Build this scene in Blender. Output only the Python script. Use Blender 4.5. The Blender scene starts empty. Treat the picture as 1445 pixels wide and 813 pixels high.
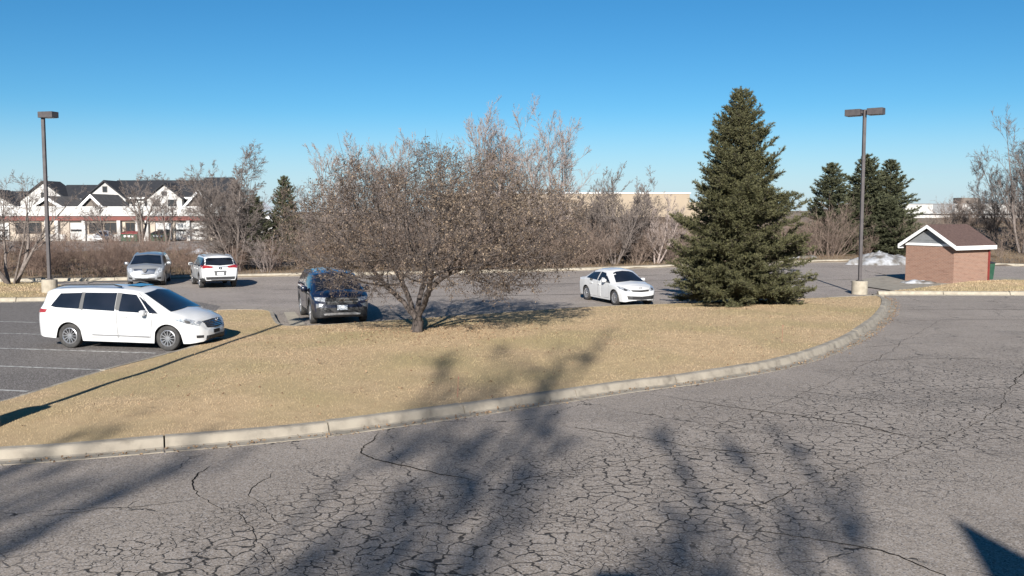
import bpy, bmesh, math, random
import numpy as np
from mathutils import Vector, Matrix
from mathutils.bvhtree import BVHTree
from mathutils.geometry import delaunay_2d_cdt
R = math.radians
PI = math.pi
sc = bpy.context.scene
C = sc.collection

# ------------------------------------------------------------------ camera
cd = bpy.data.cameras.new('camera'); cam = bpy.data.objects.new('camera', cd); C.objects.link(cam)
cd.sensor_width = 36; cd.lens = 36 * 1340 / 1445; cd.clip_start = 0.1; cd.clip_end = 3000
cam.location = (0, 0, 3.9); cam.rotation_euler = (R(90 - 4.67), 0, 0); sc.camera = cam
# ------------------------------------------------------------------ sky and sun
SUN_EL, SHADOW_AZ = R(24.5), R(5.9)           # shadows run away from the viewer, a little to the right
w = bpy.data.worlds.new('World'); sc.world = w; w.use_nodes = True
wn, wl = w.node_tree.nodes, w.node_tree.links
wn.clear()
out = wn.new('ShaderNodeOutputWorld'); bg = wn.new('ShaderNodeBackground'); sky = wn.new('ShaderNodeTexSky')
sky.sky_type = 'NISHITA'; sky.sun_disc = False; sky.sun_elevation = SUN_EL; sky.sun_rotation = R(180) + SHADOW_AZ
sky.altitude = 900; sky.air_density = 0.9; sky.dust_density = 0.0; sky.ozone_density = 5.6
hs = wn.new('ShaderNodeHueSaturation'); hs.inputs['Saturation'].default_value = 1.17; hs.inputs['Hue'].default_value = 0.5
hs.inputs['Value'].default_value = 1.0
bg.inputs['Strength'].default_value = 0.05
# thin low cloud streaks all round the horizon
tc = wn.new('ShaderNodeTexCoord'); mp = wn.new('ShaderNodeMapping'); mp.inputs['Scale'].default_value = (2.2, 2.2, 34)
nz = wn.new('ShaderNodeTexNoise'); nz.inputs['Scale'].default_value = 1.6; nz.inputs['Detail'].default_value = 6
cr = wn.new('ShaderNodeMapRange'); cr.inputs[1].default_value = 0.47; cr.inputs[2].default_value = 0.68; cr.interpolation_type = 'SMOOTHSTEP'
sx = wn.new('ShaderNodeSeparateXYZ')
el = wn.new('ShaderNodeMapRange'); el.inputs[1].default_value = 0.03; el.inputs[2].default_value = 0.062; el.inputs[3].default_value = 1; el.inputs[4].default_value = 0; el.interpolation_type = 'SMOOTHSTEP'
mu = wn.new('ShaderNodeMath'); mu.operation = 'MULTIPLY'
mu2 = wn.new('ShaderNodeMath'); mu2.operation = 'MULTIPLY'; mu2.inputs[1].default_value = 0.6
mx = wn.new('ShaderNodeMix'); mx.data_type = 'RGBA'; mx.inputs[7].default_value = (6.1, 7.2, 8.8, 1)
wl.new(tc.outputs['Generated'], mp.inputs['Vector']); wl.new(mp.outputs[0], nz.inputs['Vector']); wl.new(nz.outputs[0], cr.inputs[0])
wl.new(tc.outputs['Generated'], sx.inputs[0]); wl.new(sx.outputs[2], el.inputs[0])
wl.new(cr.outputs[0], mu.inputs[0]); wl.new(el.outputs[0], mu.inputs[1]); wl.new(mu.outputs[0], mu2.inputs[0])
tn = wn.new('ShaderNodeMix'); tn.data_type = 'RGBA'; tn.blend_type = 'MULTIPLY'; tn.inputs[0].default_value = 1; tn.inputs[7].default_value = (1.0, 1.13, 1.06, 1)
hz = wn.new('ShaderNodeMapRange'); hz.inputs[1].default_value = -0.02; hz.inputs[2].default_value = 0.11; hz.inputs[3].default_value = 0.8; hz.inputs[4].default_value = 0; hz.interpolation_type = 'SMOOTHSTEP'; wl.new(sx.outputs[2], hz.inputs[0])
mh = wn.new('ShaderNodeMath'); mh.operation = 'MAXIMUM'; wl.new(hz.outputs[0], mh.inputs[0])
wl.new(sky.outputs[0], tn.inputs[6]); wl.new(tn.outputs[2], hs.inputs['Color']); wl.new(hs.outputs[0], mx.inputs[6]); wl.new(mu2.outputs[0], mh.inputs[1]); wl.new(mh.outputs[0], mx.inputs[0])
wl.new(mx.outputs[2], bg.inputs['Color']); wl.new(bg.outputs[0], out.inputs['Surface'])
sl = bpy.data.lights.new('sun', 'SUN'); so = bpy.data.objects.new('sun', sl); C.objects.link(so)
sl.energy = 5.0; sl.angle = R(0.53); sl.color = (1.0, 0.96, 0.9)
sd = Vector((math.sin(SHADOW_AZ) * math.cos(SUN_EL), math.cos(SHADOW_AZ) * math.cos(SUN_EL), -math.sin(SUN_EL)))
so.rotation_euler = sd.to_track_quat('-Z', 'Y').to_euler()
vs = sc.view_settings; vs.view_transform = 'Standard'; vs.look = 'None'; vs.exposure = 0.88; vs.gamma = 1; vs.use_curve_mapping = False
sc.cycles.max_bounces = 6; sc.cycles.transparent_max_bounces = 8
try: sc.cycles.use_denoising = True
except Exception: pass

# ------------------------------------------------------------------ helpers: materials
MAT = {}
def M(name, col, rough=0.8, col2=None, scale=6, detail=5, lo=0.35, hi=0.65, bump=0, bscale=40, metal=0, coat=0, spec=0.5, tint=None, col3=None, scale3=0.5, stretch=None, uv=False):
    """procedural principled material: base colour mixed by noise, second large-scale tone, bump"""
    m = bpy.data.materials.new(name); m.use_nodes = True; n, l = m.node_tree.nodes, m.node_tree.links
    b = n['Principled BSDF']; b.inputs['Roughness'].default_value = rough; b.inputs['Metallic'].default_value = metal
    b.inputs['Specular IOR Level'].default_value = spec
    if coat: b.inputs['Coat Weight'].default_value = coat; b.inputs['Coat Roughness'].default_value = 0.04
    t = n.new('ShaderNodeTexCoord'); vec = t.outputs['UV' if uv else 'Object']
    if stretch:
        mpn = n.new('ShaderNodeMapping'); mpn.inputs['Scale'].default_value = stretch; l.new(vec, mpn.inputs[0]); vec = mpn.outputs[0]
    cur = None
    rgb = n.new('ShaderNodeRGB'); rgb.outputs[0].default_value = (*col, 1); cur = rgb.outputs[0]
    if col2:
        if tint:
            a = n.new('ShaderNodeAttribute'); a.attribute_name = tint; fac = a.outputs['Fac']
        else:
            z = n.new('ShaderNodeTexNoise'); z.inputs['Scale'].default_value = scale; z.inputs['Detail'].default_value = detail; l.new(vec, z.inputs['Vector'])
            q = n.new('ShaderNodeMapRange'); q.inputs[1].default_value = lo; q.inputs[2].default_value = hi; l.new(z.outputs[0], q.inputs[0]); fac = q.outputs[0]
        x = n.new('ShaderNodeMix'); x.data_type = 'RGBA'; x.inputs[7].default_value = (*col2, 1); l.new(cur, x.inputs[6]); l.new(fac, x.inputs[0]); cur = x.outputs[2]
    if col3:
        z = n.new('ShaderNodeTexNoise'); z.inputs['Scale'].default_value = scale3; z.inputs['Detail'].default_value = 4; l.new(vec, z.inputs['Vector'])
        q = n.new('ShaderNodeMapRange'); q.inputs[1].default_value = 0.42; q.inputs[2].default_value = 0.66; l.new(z.outputs[0], q.inputs[0])
        x = n.new('ShaderNodeMix'); x.data_type = 'RGBA'; x.inputs[7].default_value = (*col3, 1); l.new(cur, x.inputs[6]); l.new(q.outputs[0], x.inputs[0]); cur = x.outputs[2]
    l.new(cur, b.inputs['Base Color'])
    if bump:
        z = n.new('ShaderNodeTexNoise'); z.inputs['Scale'].default_value = bscale; z.inputs['Detail'].default_value = 4; l.new(vec, z.inputs['Vector'])
        bp = n.new('ShaderNodeBump'); bp.inputs['Strength'].default_value = bump; bp.inputs['Distance'].default_value = 0.02; l.new(z.outputs[0], bp.inputs['Height']); l.new(bp.outputs[0], b.inputs['Normal'])
    MAT[name] = m; return m

def asphalt(name, base, light, dark, crack_amt, band=None):
    m = bpy.data.materials.new(name); m.use_nodes = True; n, l = m.node_tree.nodes, m.node_tree.links
    b = n['Principled BSDF']; b.inputs['Roughness'].default_value = 0.9; b.inputs['Specular IOR Level'].default_value = 0.25
    t = n.new('ShaderNodeTexCoord'); vec = t.outputs['Object']
    def noise(s, d=4, v=vec, ro=0.6):
        z = n.new('ShaderNodeTexNoise'); z.inputs['Scale'].default_value = s; z.inputs['Detail'].default_value = d; z.inputs['Roughness'].default_value = ro; l.new(v, z.inputs['Vector']); return z
    def mr(src, a, c, lo=0, hi=1):
        q = n.new('ShaderNodeMapRange'); q.interpolation_type = 'SMOOTHSTEP'
        for i, v in enumerate((a, c, lo, hi)): q.inputs[i + 1].default_value = v
        l.new(src, q.inputs[0]); return q.outputs[0]
    def mix(a, c, f, mode='MIX'):
        x = n.new('ShaderNodeMix'); x.data_type = 'RGBA'; x.blend_type = mode
        for k, v in ((6, a), (7, c), (0, f)):
            if isinstance(v, tuple): x.inputs[k].default_value = (*v, 1)
            elif isinstance(v, (int, float)): x.inputs[k].default_value = v
            else: l.new(v, x.inputs[k])
        return x.outputs[2]
    def math_(op, a, c):
        x = n.new('ShaderNodeMath'); x.operation = op
        for k, v in ((0, a), (1, c)):
            if isinstance(v, (int, float)): x.inputs[k].default_value = v
            else: l.new(v, x.inputs[k])
        return x.outputs[0]
    col = mix(base, light, mr(noise(0.35, 6).outputs[0], 0.35, 0.7))
    col = mix(col, dark, math_('MULTIPLY', mr(noise(1.1, 7, ro=0.7).outputs[0], 0.5, 0.78), 0.55))
    col = mix(col, dark, math_('MULTIPLY', mr(noise(0.16, 5, ro=0.7).outputs[0], 0.52, 0.7), 0.5))
    # stone chips in the worn surface
    v = n.new('ShaderNodeTexVoronoi'); v.inputs['Scale'].default_value = 55; l.new(vec, v.inputs['Vector'])
    sp = n.new('ShaderNodeSeparateColor'); l.new(v.outputs['Color'], sp.inputs[0])
    col = mix(col, (0.40, 0.365, 0.34), math_('MULTIPLY', mr(sp.outputs[0], 0.55, 0.98), 0.7))
    col = mix(col, (0.025, 0.024, 0.025), math_('MULTIPLY', mr(sp.outputs[1], 0.66, 1.0), 0.6))
    # map cracking
    wz = noise(1.7, 3); add = n.new('ShaderNodeVectorMath'); add.operation = 'MULTIPLY_ADD'; add.inputs[1].default_value = (0.5, 0.5, 0)
    l.new(wz.outputs['Color'], add.inputs[0]); l.new(vec, add.inputs[2])
    wz2 = noise(9, 2); add2 = n.new('ShaderNodeVectorMath'); add2.operation = 'MULTIPLY_ADD'; add2.inputs[1].default_value = (0.07, 0.07, 0)
    l.new(wz2.outputs['Color'], add2.inputs[0]); l.new(add.outputs[0], add2.inputs[2])
    vv = n.new('ShaderNodeTexVoronoi'); vv.feature = 'DISTANCE_TO_EDGE'; vv.inputs['Scale'].default_value = 3.9; vv.voronoi_dimensions = '2D'; l.new(add2.outputs[0], vv.inputs['Vector']); vv.inputs['Randomness'].default_value = 1.0
    vb = n.new('ShaderNodeTexVoronoi'); vb.feature = 'DISTANCE_TO_EDGE'; vb.inputs['Scale'].default_value = 7.3; vb.voronoi_dimensions = '2D'; l.new(add2.outputs[0], vb.inputs['Vector'])
    pickn = mr(noise(0.55, 3).outputs[0], 0.5, 0.54); drop = mr(noise(1.9, 4).outputs[0], 0.3, 0.45)
    dmix = n.new('ShaderNodeMix'); l.new(pickn, dmix.inputs[0]); l.new(vv.outputs['Distance'], dmix.inputs[2]); l.new(vb.outputs['Distance'], dmix.inputs[3])
    wid = noise(2.4, 3)
    c1 = math_('LESS_THAN', vv.outputs['Distance'], 0.032)
    edge = mr(math_('DIVIDE', dmix.outputs[0], math_('ADD', math_('MULTIPLY', wid.outputs[0], 0.13), 0.006)), 0.35, 1.0, 1, 0)
    msk = mr(noise(0.28, 4).outputs[0], 0.5, 0.62)
    if band:
        a, bb, c, w0, w1 = band
        s = n.new('ShaderNodeSeparateXYZ'); l.new(vec, s.inputs[0])
        d = math_('ABSOLUTE', math_('ADD', math_('ADD', math_('MULTIPLY', s.outputs[0], a), math_('MULTIPLY', s.outputs[1], bb)), c), 0)
        d = math_('ADD', d, math_('MULTIPLY', math_('SUBTRACT', noise(0.5, 5).outputs[0], 0.5), 6.5))
        msk = math_('MAXIMUM', math_('MULTIPLY', msk, 0.25), mr(d, w0, w1, 1, 0))
    f = math_('MULTIPLY', math_('MULTIPLY', math_('MULTIPLY', edge, drop), msk), crack_amt)
    # wide sparse cracking
    v3 = n.new('ShaderNodeTexVoronoi'); v3.feature = 'DISTANCE_TO_EDGE'; v3.inputs['Scale'].default_value = 0.33; v3.voronoi_dimensions = '2D'
    a3 = n.new('ShaderNodeVectorMath'); a3.operation = 'MULTIPLY_ADD'; a3.inputs[1].default_value = (1.3, 1.3, 0); l.new(noise(0.8, 5).outputs['Color'], a3.inputs[0]); l.new(add2.outputs[0], a3.inputs[2]); l.new(a3.outputs[0], v3.inputs['Vector'])
    f3 = math_('MULTIPLY', math_('MULTIPLY', mr(v3.outputs['Distance'], 0.002, 0.0075, 1, 0), mr(noise(0.7, 3).outputs[0], 0.42, 0.56)), crack_amt)
    f = math_('MAXIMUM', f, f3)
    col = mix(col, (0.012, 0.011, 0.011), math_('MULTIPLY', f, 0.9))
    l.new(col, b.inputs['Base Color'])
    h = math_('SUBTRACT', math_('MULTIPLY', sp.outputs[2], 0.4), math_('MULTIPLY', f, 1.5))
    bp = n.new('ShaderNodeBump'); bp.inputs['Strength'].default_value = 0.45; bp.inputs['Distance'].default_value = 0.012; l.new(h, bp.inputs['Height']); l.new(bp.outputs[0], b.inputs['Normal'])
    MAT[name] = m; return m

asphalt('asphalt_old', (0.242, 0.204, 0.17), (0.30, 0.255, 0.214), (0.135, 0.116, 0.1), 1.0, band=(-0.64, 0.77, -9.0, 1.3, 4.6))
asphalt('asphalt_far', (0.275, 0.232, 0.2), (0.32, 0.272, 0.235), (0.19, 0.162, 0.142), 0.55)
asphalt('asphalt_dark', (0.118, 0.104, 0.094), (0.138, 0.122, 0.109), (0.09, 0.08, 0.073), 0.12)
M('crack', (0.014, 0.013, 0.012), 1.0, spec=0.05)
M('line_paint', (0.5, 0.49, 0.46), 0.8, (0.16, 0.155, 0.15), 7, 6, 0.42, 0.62)
M('concrete', (0.25, 0.219, 0.176), 0.9, (0.145, 0.126, 0.10), 5, 8, 0.45, 0.72, bump=0.35, bscale=60, col3=(0.30, 0.264, 0.212), scale3=2.2)
M('concrete_pale', (0.37, 0.325, 0.255), 0.9, (0.28, 0.245, 0.19), 5, 7, bump=0.3, bscale=50)
M('soil', (0.17, 0.125, 0.085), 1.0, (0.26, 0.195, 0.125), 1.3, 8, bump=0.6, bscale=14, col3=(0.12, 0.09, 0.065), scale3=0.11)
M('turf', (0.43, 0.315, 0.19), 1.0, (0.36, 0.26, 0.155), 3.5, 8, bump=0.5, bscale=45, col3=(0.335, 0.262, 0.145), scale3=0.3, spec=0.1)
M('grass_blade', (0.40, 0.295, 0.18), 0.85, (0.56, 0.43, 0.28), tint='tint', col3=(0.35, 0.285, 0.155), scale3=0.3, spec=0.15)
M('weed', (0.085, 0.06, 0.04), 0.9, (0.19, 0.135, 0.085), tint='tint', spec=0.1)
M('bark_dark', (0.036, 0.028, 0.025), 0.95, (0.095, 0.077, 0.068), 14, 6, bump=0.8, bscale=30, stretch=(1, 1, 0.3))
M('crab_twig', (0.048, 0.037, 0.033), 0.9, (0.15, 0.124, 0.11), 9, 4)
M('bark_pale', (0.22, 0.175, 0.155), 0.9, (0.32, 0.265, 0.24), 8, 4)
M('bark_grey', (0.115, 0.093, 0.082), 0.9, (0.19, 0.158, 0.14), 8, 4)
M('brush_twig', (0.15, 0.108, 0.085), 0.9, (0.245, 0.185, 0.148), 3, 4)
M('brush_red', (0.13, 0.085, 0.066), 0.9, (0.215, 0.15, 0.118), 3, 4)
M('crab_leaf', (0.045, 0.03, 0.024), 0.7, (0.265, 0.2, 0.14), tint='tint', spec=0.3)
M('dead_leaf', (0.16, 0.10, 0.06), 0.8, (0.36, 0.25, 0.15), tint='tint', spec=0.2)
M('spruce_needle', (0.026, 0.031, 0.015), 0.65, (0.20, 0.185, 0.085), tint='tint', spec=0.25)
M('spruce_far', (0.034, 0.04, 0.024), 0.7, (0.15, 0.15, 0.08), tint='tint', spec=0.2)
M('pole_bronze', (0.06, 0.052, 0.052), 0.55, (0.08, 0.07, 0.069), 5, 4, spec=0.4)
M('lens', (0.35, 0.35, 0.33), 0.25)
M('paint_white', (0.56, 0.56, 0.56), 0.35, (0.53, 0.53, 0.525), 3, 4, coat=0.9)
M('paint_silver', (0.27, 0.275, 0.285), 0.4, (0.29, 0.295, 0.30), 3, 4, metal=0.45, coat=0.8)
M('paint_navy', (0.005, 0.009, 0.026), 0.3, (0.007, 0.012, 0.032), 3, 4, coat=1.0)
M('trim_black', (0.018, 0.018, 0.02), 0.6, (0.028, 0.027, 0.027), 8, 4)
M('seam', (0.09, 0.09, 0.09), 0.8)
M('seam_dark', (0.006, 0.006, 0.008), 0.8)
M('car_glass', (0.008, 0.01, 0.014), 0.06, (0.014, 0.016, 0.022), 1.5, 3, spec=0.6, coat=0.4)
M('tyre', (0.028, 0.027, 0.027), 0.85, (0.05, 0.047, 0.044), 9, 4)
M('alloy', (0.55, 0.55, 0.56), 0.3, (0.47, 0.47, 0.48), 6, 4, metal=0.8)
M('chrome', (0.72, 0.72, 0.73), 0.16, (0.66, 0.66, 0.68), 4, 3, metal=1.0)
M('lamp_clear', (0.55, 0.57, 0.6), 0.12, (0.2, 0.21, 0.22), 14, 3, coat=1.0, metal=0.3)
M('lamp_red', (0.22, 0.012, 0.016), 0.2, (0.3, 0.03, 0.03), 10, 3, coat=1.0)
M('plate', (0.68, 0.70, 0.72), 0.5, (0.5, 0.55, 0.62), 6, 3)
M('interior', (0.03, 0.03, 0.032), 0.9)
M('white_trim', (0.78, 0.775, 0.76), 0.6, (0.70, 0.695, 0.675), 3, 5)
M('grey_siding', (0.20, 0.205, 0.21), 0.7, (0.17, 0.175, 0.18), 3, 5)
M('shingle_brown', (0.07, 0.04, 0.033), 0.95, (0.105, 0.064, 0.053), 9, 6, bump=0.8, bscale=24)
M('shingle_dark', (0.016, 0.017, 0.021), 0.9, (0.026, 0.027, 0.031), 2, 5)
M('shingle_grey', (0.09, 0.08, 0.072), 0.95, (0.13, 0.115, 0.105), 2, 5)
M('red_paint', (0.2, 0.028, 0.022), 0.6, (0.16, 0.024, 0.02), 4, 4)
M('bin_green', (0.015, 0.06, 0.035), 0.5, (0.03, 0.08, 0.05), 5, 4)
M('bin_red', (0.25, 0.03, 0.03), 0.6, (0.2, 0.03, 0.03), 5, 4)
M('stucco_white', (0.50, 0.49, 0.47), 0.9, (0.36, 0.35, 0.335), 0.9, 6)
M('mall_cream', (0.42, 0.36, 0.29), 0.9, (0.33, 0.28, 0.23), 0.8, 6)
M('mall_red', (0.17, 0.055, 0.045), 0.8, (0.135, 0.048, 0.04), 0.8, 5)
M('window_dark', (0.02, 0.022, 0.025), 0.15, (0.035, 0.035, 0.035), 0.7, 4)
M('tan_wall', (0.33, 0.265, 0.195), 0.9, (0.29, 0.232, 0.17), 0.5, 6)
M('brown_band', (0.055, 0.04, 0.03), 0.9, (0.075, 0.055, 0.042), 0.7, 5)
M('gable_taupe', (0.125, 0.105, 0.088), 0.9, (0.155, 0.13, 0.11), 1.0, 5)
M('snow', (0.40, 0.41, 0.43), 0.7, (0.2, 0.19, 0.18), 2.2, 7, 0.4, 0.66, bump=0.8, bscale=6, col3=(0.11, 0.095, 0.08), scale3=1.7)
M('stake', (0.26, 0.07, 0.05), 0.6, (0.3, 0.1, 0.07), 9, 2)
M('brick_plain', (0.2, 0.1, 0.07), 0.9, (0.16, 0.08, 0.055), 6, 5)
M('roof_flat', (0.3, 0.29, 0.28), 0.9, (0.25, 0.24, 0.23), 2, 5)

def brick_mat(name, c1, c2, mortar):
    m = bpy.data.materials.new(name); m.use_nodes = True; n, l = m.node_tree.nodes, m.node_tree.links
    b = n['Principled BSDF']; b.inputs['Roughness'].default_value = 0.9
    t = n.new('ShaderNodeTexCoord'); br = n.new('ShaderNodeTexBrick')
    br.inputs['Color1'].default_value = (*c1, 1); br.inputs['Color2'].default_value = (*c2, 1); br.inputs['Mortar'].default_value = (*mortar, 1)
    br.inputs['Scale'].default_value = 1; br.inputs['Brick Width'].default_value = 0.2; br.inputs['Row Height'].default_value = 0.068; br.inputs['Mortar Size'].default_value = 0.008
    l.new(t.outputs['UV'], br.inputs['Vector'])
    z = n.new('ShaderNodeTexNoise'); z.inputs['Scale'].default_value = 1.4; z.inputs['Detail'].default_value = 7
    mp_ = n.new('ShaderNodeMapping'); mp_.inputs['Scale'].default_value = (1, 5, 1); l.new(t.outputs['UV'], mp_.inputs[0]); l.new(mp_.outputs[0], z.inputs['Vector'])
    q = n.new('ShaderNodeMapRange'); q.inputs[1].default_value = 0.58; q.inputs[2].default_value = 0.72; q.inputs[4].default_value = 0.7; l.new(z.outputs[0], q.inputs[0])
    x = n.new('ShaderNodeMix'); x.data_type = 'RGBA'; x.inputs[7].default_value = (0.13, 0.06, 0.045, 1); l.new(br.outputs['Color'], x.inputs[6]); l.new(q.outputs[0], x.inputs[0])
    l.new(x.outputs[2], b.inputs['Base Color'])
    bp = n.new('ShaderNodeBump'); bp.inputs['Strength'].default_value = 0.6; bp.inputs['Distance'].default_value = 0.01; bp.invert = True
    l.new(br.outputs['Fac'], bp.inputs['Height']); l.new(bp.outputs[0], b.inputs['Normal']); MAT[name] = m
brick_mat('brick', (0.265, 0.145, 0.10), (0.215, 0.112, 0.078), (0.31, 0.235, 0.185))

# ------------------------------------------------------------------ helpers: objects
def link(name, me, mat=None, parent=None, smooth=False):
    o = bpy.data.objects.new(name, me); C.objects.link(o)
    if mat: me.materials.append(MAT[mat])
    if parent is not None: o.parent = parent
    if smooth: me.polygons.foreach_set('use_smooth', np.ones(len(me.polygons), bool))
    return o
def tag(o, label=None, cat=None, group=None, kind=None):
    if label: o['label'] = label
    if cat: o['category'] = cat
    if group: o['group'] = group
    if kind: o['kind'] = kind
    return o
def thing(name, label, cat, loc=(0, 0, 0), rz=0, group=None):
    o = bpy.data.objects.new(name, None); C.objects.link(o); o.location = loc; o.rotation_euler = (0, 0, rz); o.empty_display_size = 0.2
    return tag(o, label, cat, group)
def copy_tree(o, parent=None):
    c = o.copy(); C.objects.link(c)
    if parent is not None: c.parent = parent
    for ch in list(o.children): copy_tree(ch, c)
    return c
def np_mesh(name, V, F, tint=None):
    """fast mesh from arrays; F is (n,3) or (n,4)"""
    V = np.asarray(V, np.float32).reshape(-1, 3); F = np.asarray(F, np.int32)
    me = bpy.data.meshes.new(name); k = F.shape[1]; n = len(F)
    me.vertices.add(len(V)); me.vertices.foreach_set('co', V.ravel())
    me.loops.add(n * k); me.loops.foreach_set('vertex_index', F.ravel())
    me.polygons.add(n); me.polygons.foreach_set('loop_start', np.arange(n, dtype=np.int32) * k)
    me.polygons.foreach_set('loop_total', np.full(n, k, np.int32))
    if tint is not None:
        a = me.attributes.new('tint', 'FLOAT', 'POINT'); a.data.foreach_set('value', np.asarray(tint, np.float32))
    me.update(calc_edges=True); return me
class MB:
    """collects boxes, prisms and polygons into one mesh"""
    def __init__(s): s.v = []; s.f = []; s.uv = []
    def poly(s, pts, uv=None):
        b = len(s.v); s.v += [tuple(p) for p in pts]; s.f.append(tuple(range(b, b + len(pts)))); s.uv.append(uv); return s
    def box(s, x0, x1, y0, y1, z0, z1):
        p = [(x0, y0, z0), (x1, y0, z0), (x1, y1, z0), (x0, y1, z0), (x0, y0, z1), (x1, y0, z1), (x1, y1, z1), (x0, y1, z1)]
        for q in ((0, 3, 2, 1), (4, 5, 6, 7), (0, 1, 5, 4), (1, 2, 6, 5), (2, 3, 7, 6), (3, 0, 4, 7)): s.poly([p[i] for i in q])
        return s
    def prism(s, pts, d):
        """polygon pts extruded by vector d"""
        d = Vector(d); a = [Vector(p) for p in pts]; b = [p + d for p in a]; n = len(a)
        s.poly(a[::-1]); s.poly(b)
        for i in range(n): s.poly([a[i], a[(i + 1) % n], b[(i + 1) % n], b[i]])
        return s
    def lathe(s, prof, n=24, axis='z', cx=0, cy=0):
        b = len(s.v)
        for (r, z) in prof:
            for i in range(n):
                t = 2 * PI * i / n; s.v.append((cx + r * math.cos(t), cy + r * math.sin(t), z) if axis == 'z' else (cx + r * math.cos(t), z, cy + r * math.sin(t)))
        for j in range(len(prof) - 1):
            for i in range(n):
                s.f.append((b + j * n + i, b + j * n + (i + 1) % n, b + (j + 1) * n + (i + 1) % n, b + (j + 1) * n + i)); s.uv.append(None)
        return s
    def build(s, name, mat, parent=None, bevel=0, smooth=False, uv=False):
        me = bpy.data.meshes.new(name); me.from_pydata(s.v, [], s.f)
        if uv:
            ul = me.uv_layers.new(name='UVMap'); k = 0
            for f, u in zip(s.f, s.uv):
                for i in range(len(f)): ul.data[k].uv = u[i] if u else (0, 0); k += 1
        bm = bmesh.new(); bm.from_mesh(me)
        if not uv: bmesh.ops.remove_doubles(bm, verts=bm.verts, dist=1e-5)
        if bevel: bmesh.ops.bevel(bm, geom=list(bm.edges), offset=bevel, segments=1, affect='EDGES', clamp_overlap=True)
        bmesh.ops.recalc_face_normals(bm, faces=bm.faces); bm.to_mesh(me); bm.free()
        return link(name, me, mat, parent, smooth)
def inside(P, poly):
    x, y = P[:, 0], P[:, 1]; r = np.zeros(len(P), bool); n = len(poly)
    for i in range(n):
        (x0, y0), (x1, y1) = poly[i][:2], poly[(i + 1) % n][:2]
        if y0 == y1: continue
        c = ((y0 > y) != (y1 > y)) & (x < (x1 - x0) * (y - y0) / (y1 - y0) + x0); r ^= c
    return r
def dist_poly(P, poly, closed=True):
    d = np.full(len(P), 1e9); n = len(poly)
    for i in range(n if closed else n - 1):
        a = np.array(poly[i][:2]); b = np.array(poly[(i + 1) % n][:2]); ab = b - a
        t = np.clip(((P[:, :2] - a) @ ab) / max(ab @ ab, 1e-9), 0, 1); d = np.minimum(d, np.linalg.norm(P[:, :2] - (a + t[:, None] * ab), axis=1))
    return d
def smooth_path(pts, step=0.25):
    """Catmull-Rom through pts, resampled evenly"""
    p = [np.array(q, float) for q in pts]; p = [2 * p[0] - p[1]] + p + [2 * p[-1] - p[-2]]; o = []
    for i in range(1, len(p) - 2):
        for t in np.linspace(0, 1, 24, endpoint=False):
            a, b, c, d = p[i - 1:i + 3]; o.append(0.5 * ((2 * b) + (c - a) * t + (2 * a - 5 * b + 4 * c - d) * t * t + (3 * b - a - 3 * c + d) * t ** 3))
    o.append(p[-2]); o = np.array(o); s = np.r_[0, np.cumsum(np.linalg.norm(np.diff(o, axis=0), axis=1))]
    n = max(2, int(s[-1] / step)); u = np.linspace(0, s[-1], n + 1)
    return np.stack([np.interp(u, s, o[:, k]) for k in range(o.shape[1])], 1)
def sheet(name, poly, z, mat, kind='structure', parent=None):
    """flat sheet filling a polygon"""
    vs_, es, fs, *_ = delaunay_2d_cdt([Vector(p) for p in poly], [(i, (i + 1) % len(poly)) for i in range(len(poly))], [], 1, 1e-5)
    me = bpy.data.meshes.new(name); me.from_pydata([(v.x, v.y, z) for v in vs_], [], [tuple(f) for f in fs])
    bm = bmesh.new(); bm.from_mesh(me)
    for f in bm.faces:
        f.normal_update()
        if f.normal.z < 0: f.normal_flip()
    bm.to_mesh(me); bm.free(); o = link(name, me, mat, parent)
    if kind and parent is None: o['kind'] = kind
    return o

# ------------------------------------------------------------------ the ground
rng = np.random.default_rng(7); random.seed(7)
FRONT = [(-15.5, 12.9), (-11, 13.75), (-7.85, 14.3), (-5.86, 14.98), (-3.51, 15.97), (-1.09, 17.52), (1.12, 19.1), (2.71, 20.23), (4.47, 21.33), (7.04, 23.49), (9.63, 26.8), (12.39, 31.57), (14.79, 36.48), (16.35, 40.4), (16.75, 42.5)]
BACK = [(16.45, 42.1), (11.2, 40.2), (6.25, 38.3), (2.7, 36.9), (-1.2, 34.4), (-4.9, 32.1), (-6.6, 31.1), (-7.5, 31.15), (-8.3, 33.3), (-8.95, 35.4), (-9.6, 36.0), (-10.9, 35.95), (-11.3, 35.2), (-10.2, 32.0), (-9.0, 29.2), (-8.8, 27.6), (-9.2, 24.75), (-9.8, 21.9), (-10.2, 18.7), (-11.0, 16.0), (-12.6, 14.4), (-15.4, 13.6)]
FAR = [(-46, 51.2), (-30, 51.6), (-22.5, 52.4), (-19.47, 53.8), (-15.76, 55.2), (-13.72, 56.0), (-5.33, 58.16), (3.07, 60.88), (10.27, 64.66), (20.5, 69.8), (25, 71.6), (29.5, 71.2), (35, 66.5), (44, 61.5), (60, 57), (120, 50)]
fx, fy = np.array(FAR).T
def far_y(x): return np.interp(x, fx, fy)
def sstep(a, b, x): t = np.clip((x - a) / (b - a), 0, 1); return t * t * (3 - 2 * t)
def ground_z(x, y):
    x = np.asarray(x, float); y = np.asarray(y, float)
    z = -0.06 + 0.2 * sstep(0.05, 0.6, y - far_y(x))
    z = z - 0.16 * sstep(84, 90, y) * sstep(-20, -24, x)
    z = z + 1.9 * sstep(64, 95, y) * sstep(33, 50, x) + 0.7 * sstep(76, 88, y) * sstep(14, 30, x)
    z = z + 0.12 * np.sin(x * 0.9) * np.cos(y * 0.7) * sstep(1, 5, y - far_y(x))
    return z
gx = np.unique(np.r_[-2400, -1500, -800, -400, -250, np.arange(-160, 170, 1.5), 250, 400, 800, 1500, 2400])
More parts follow.
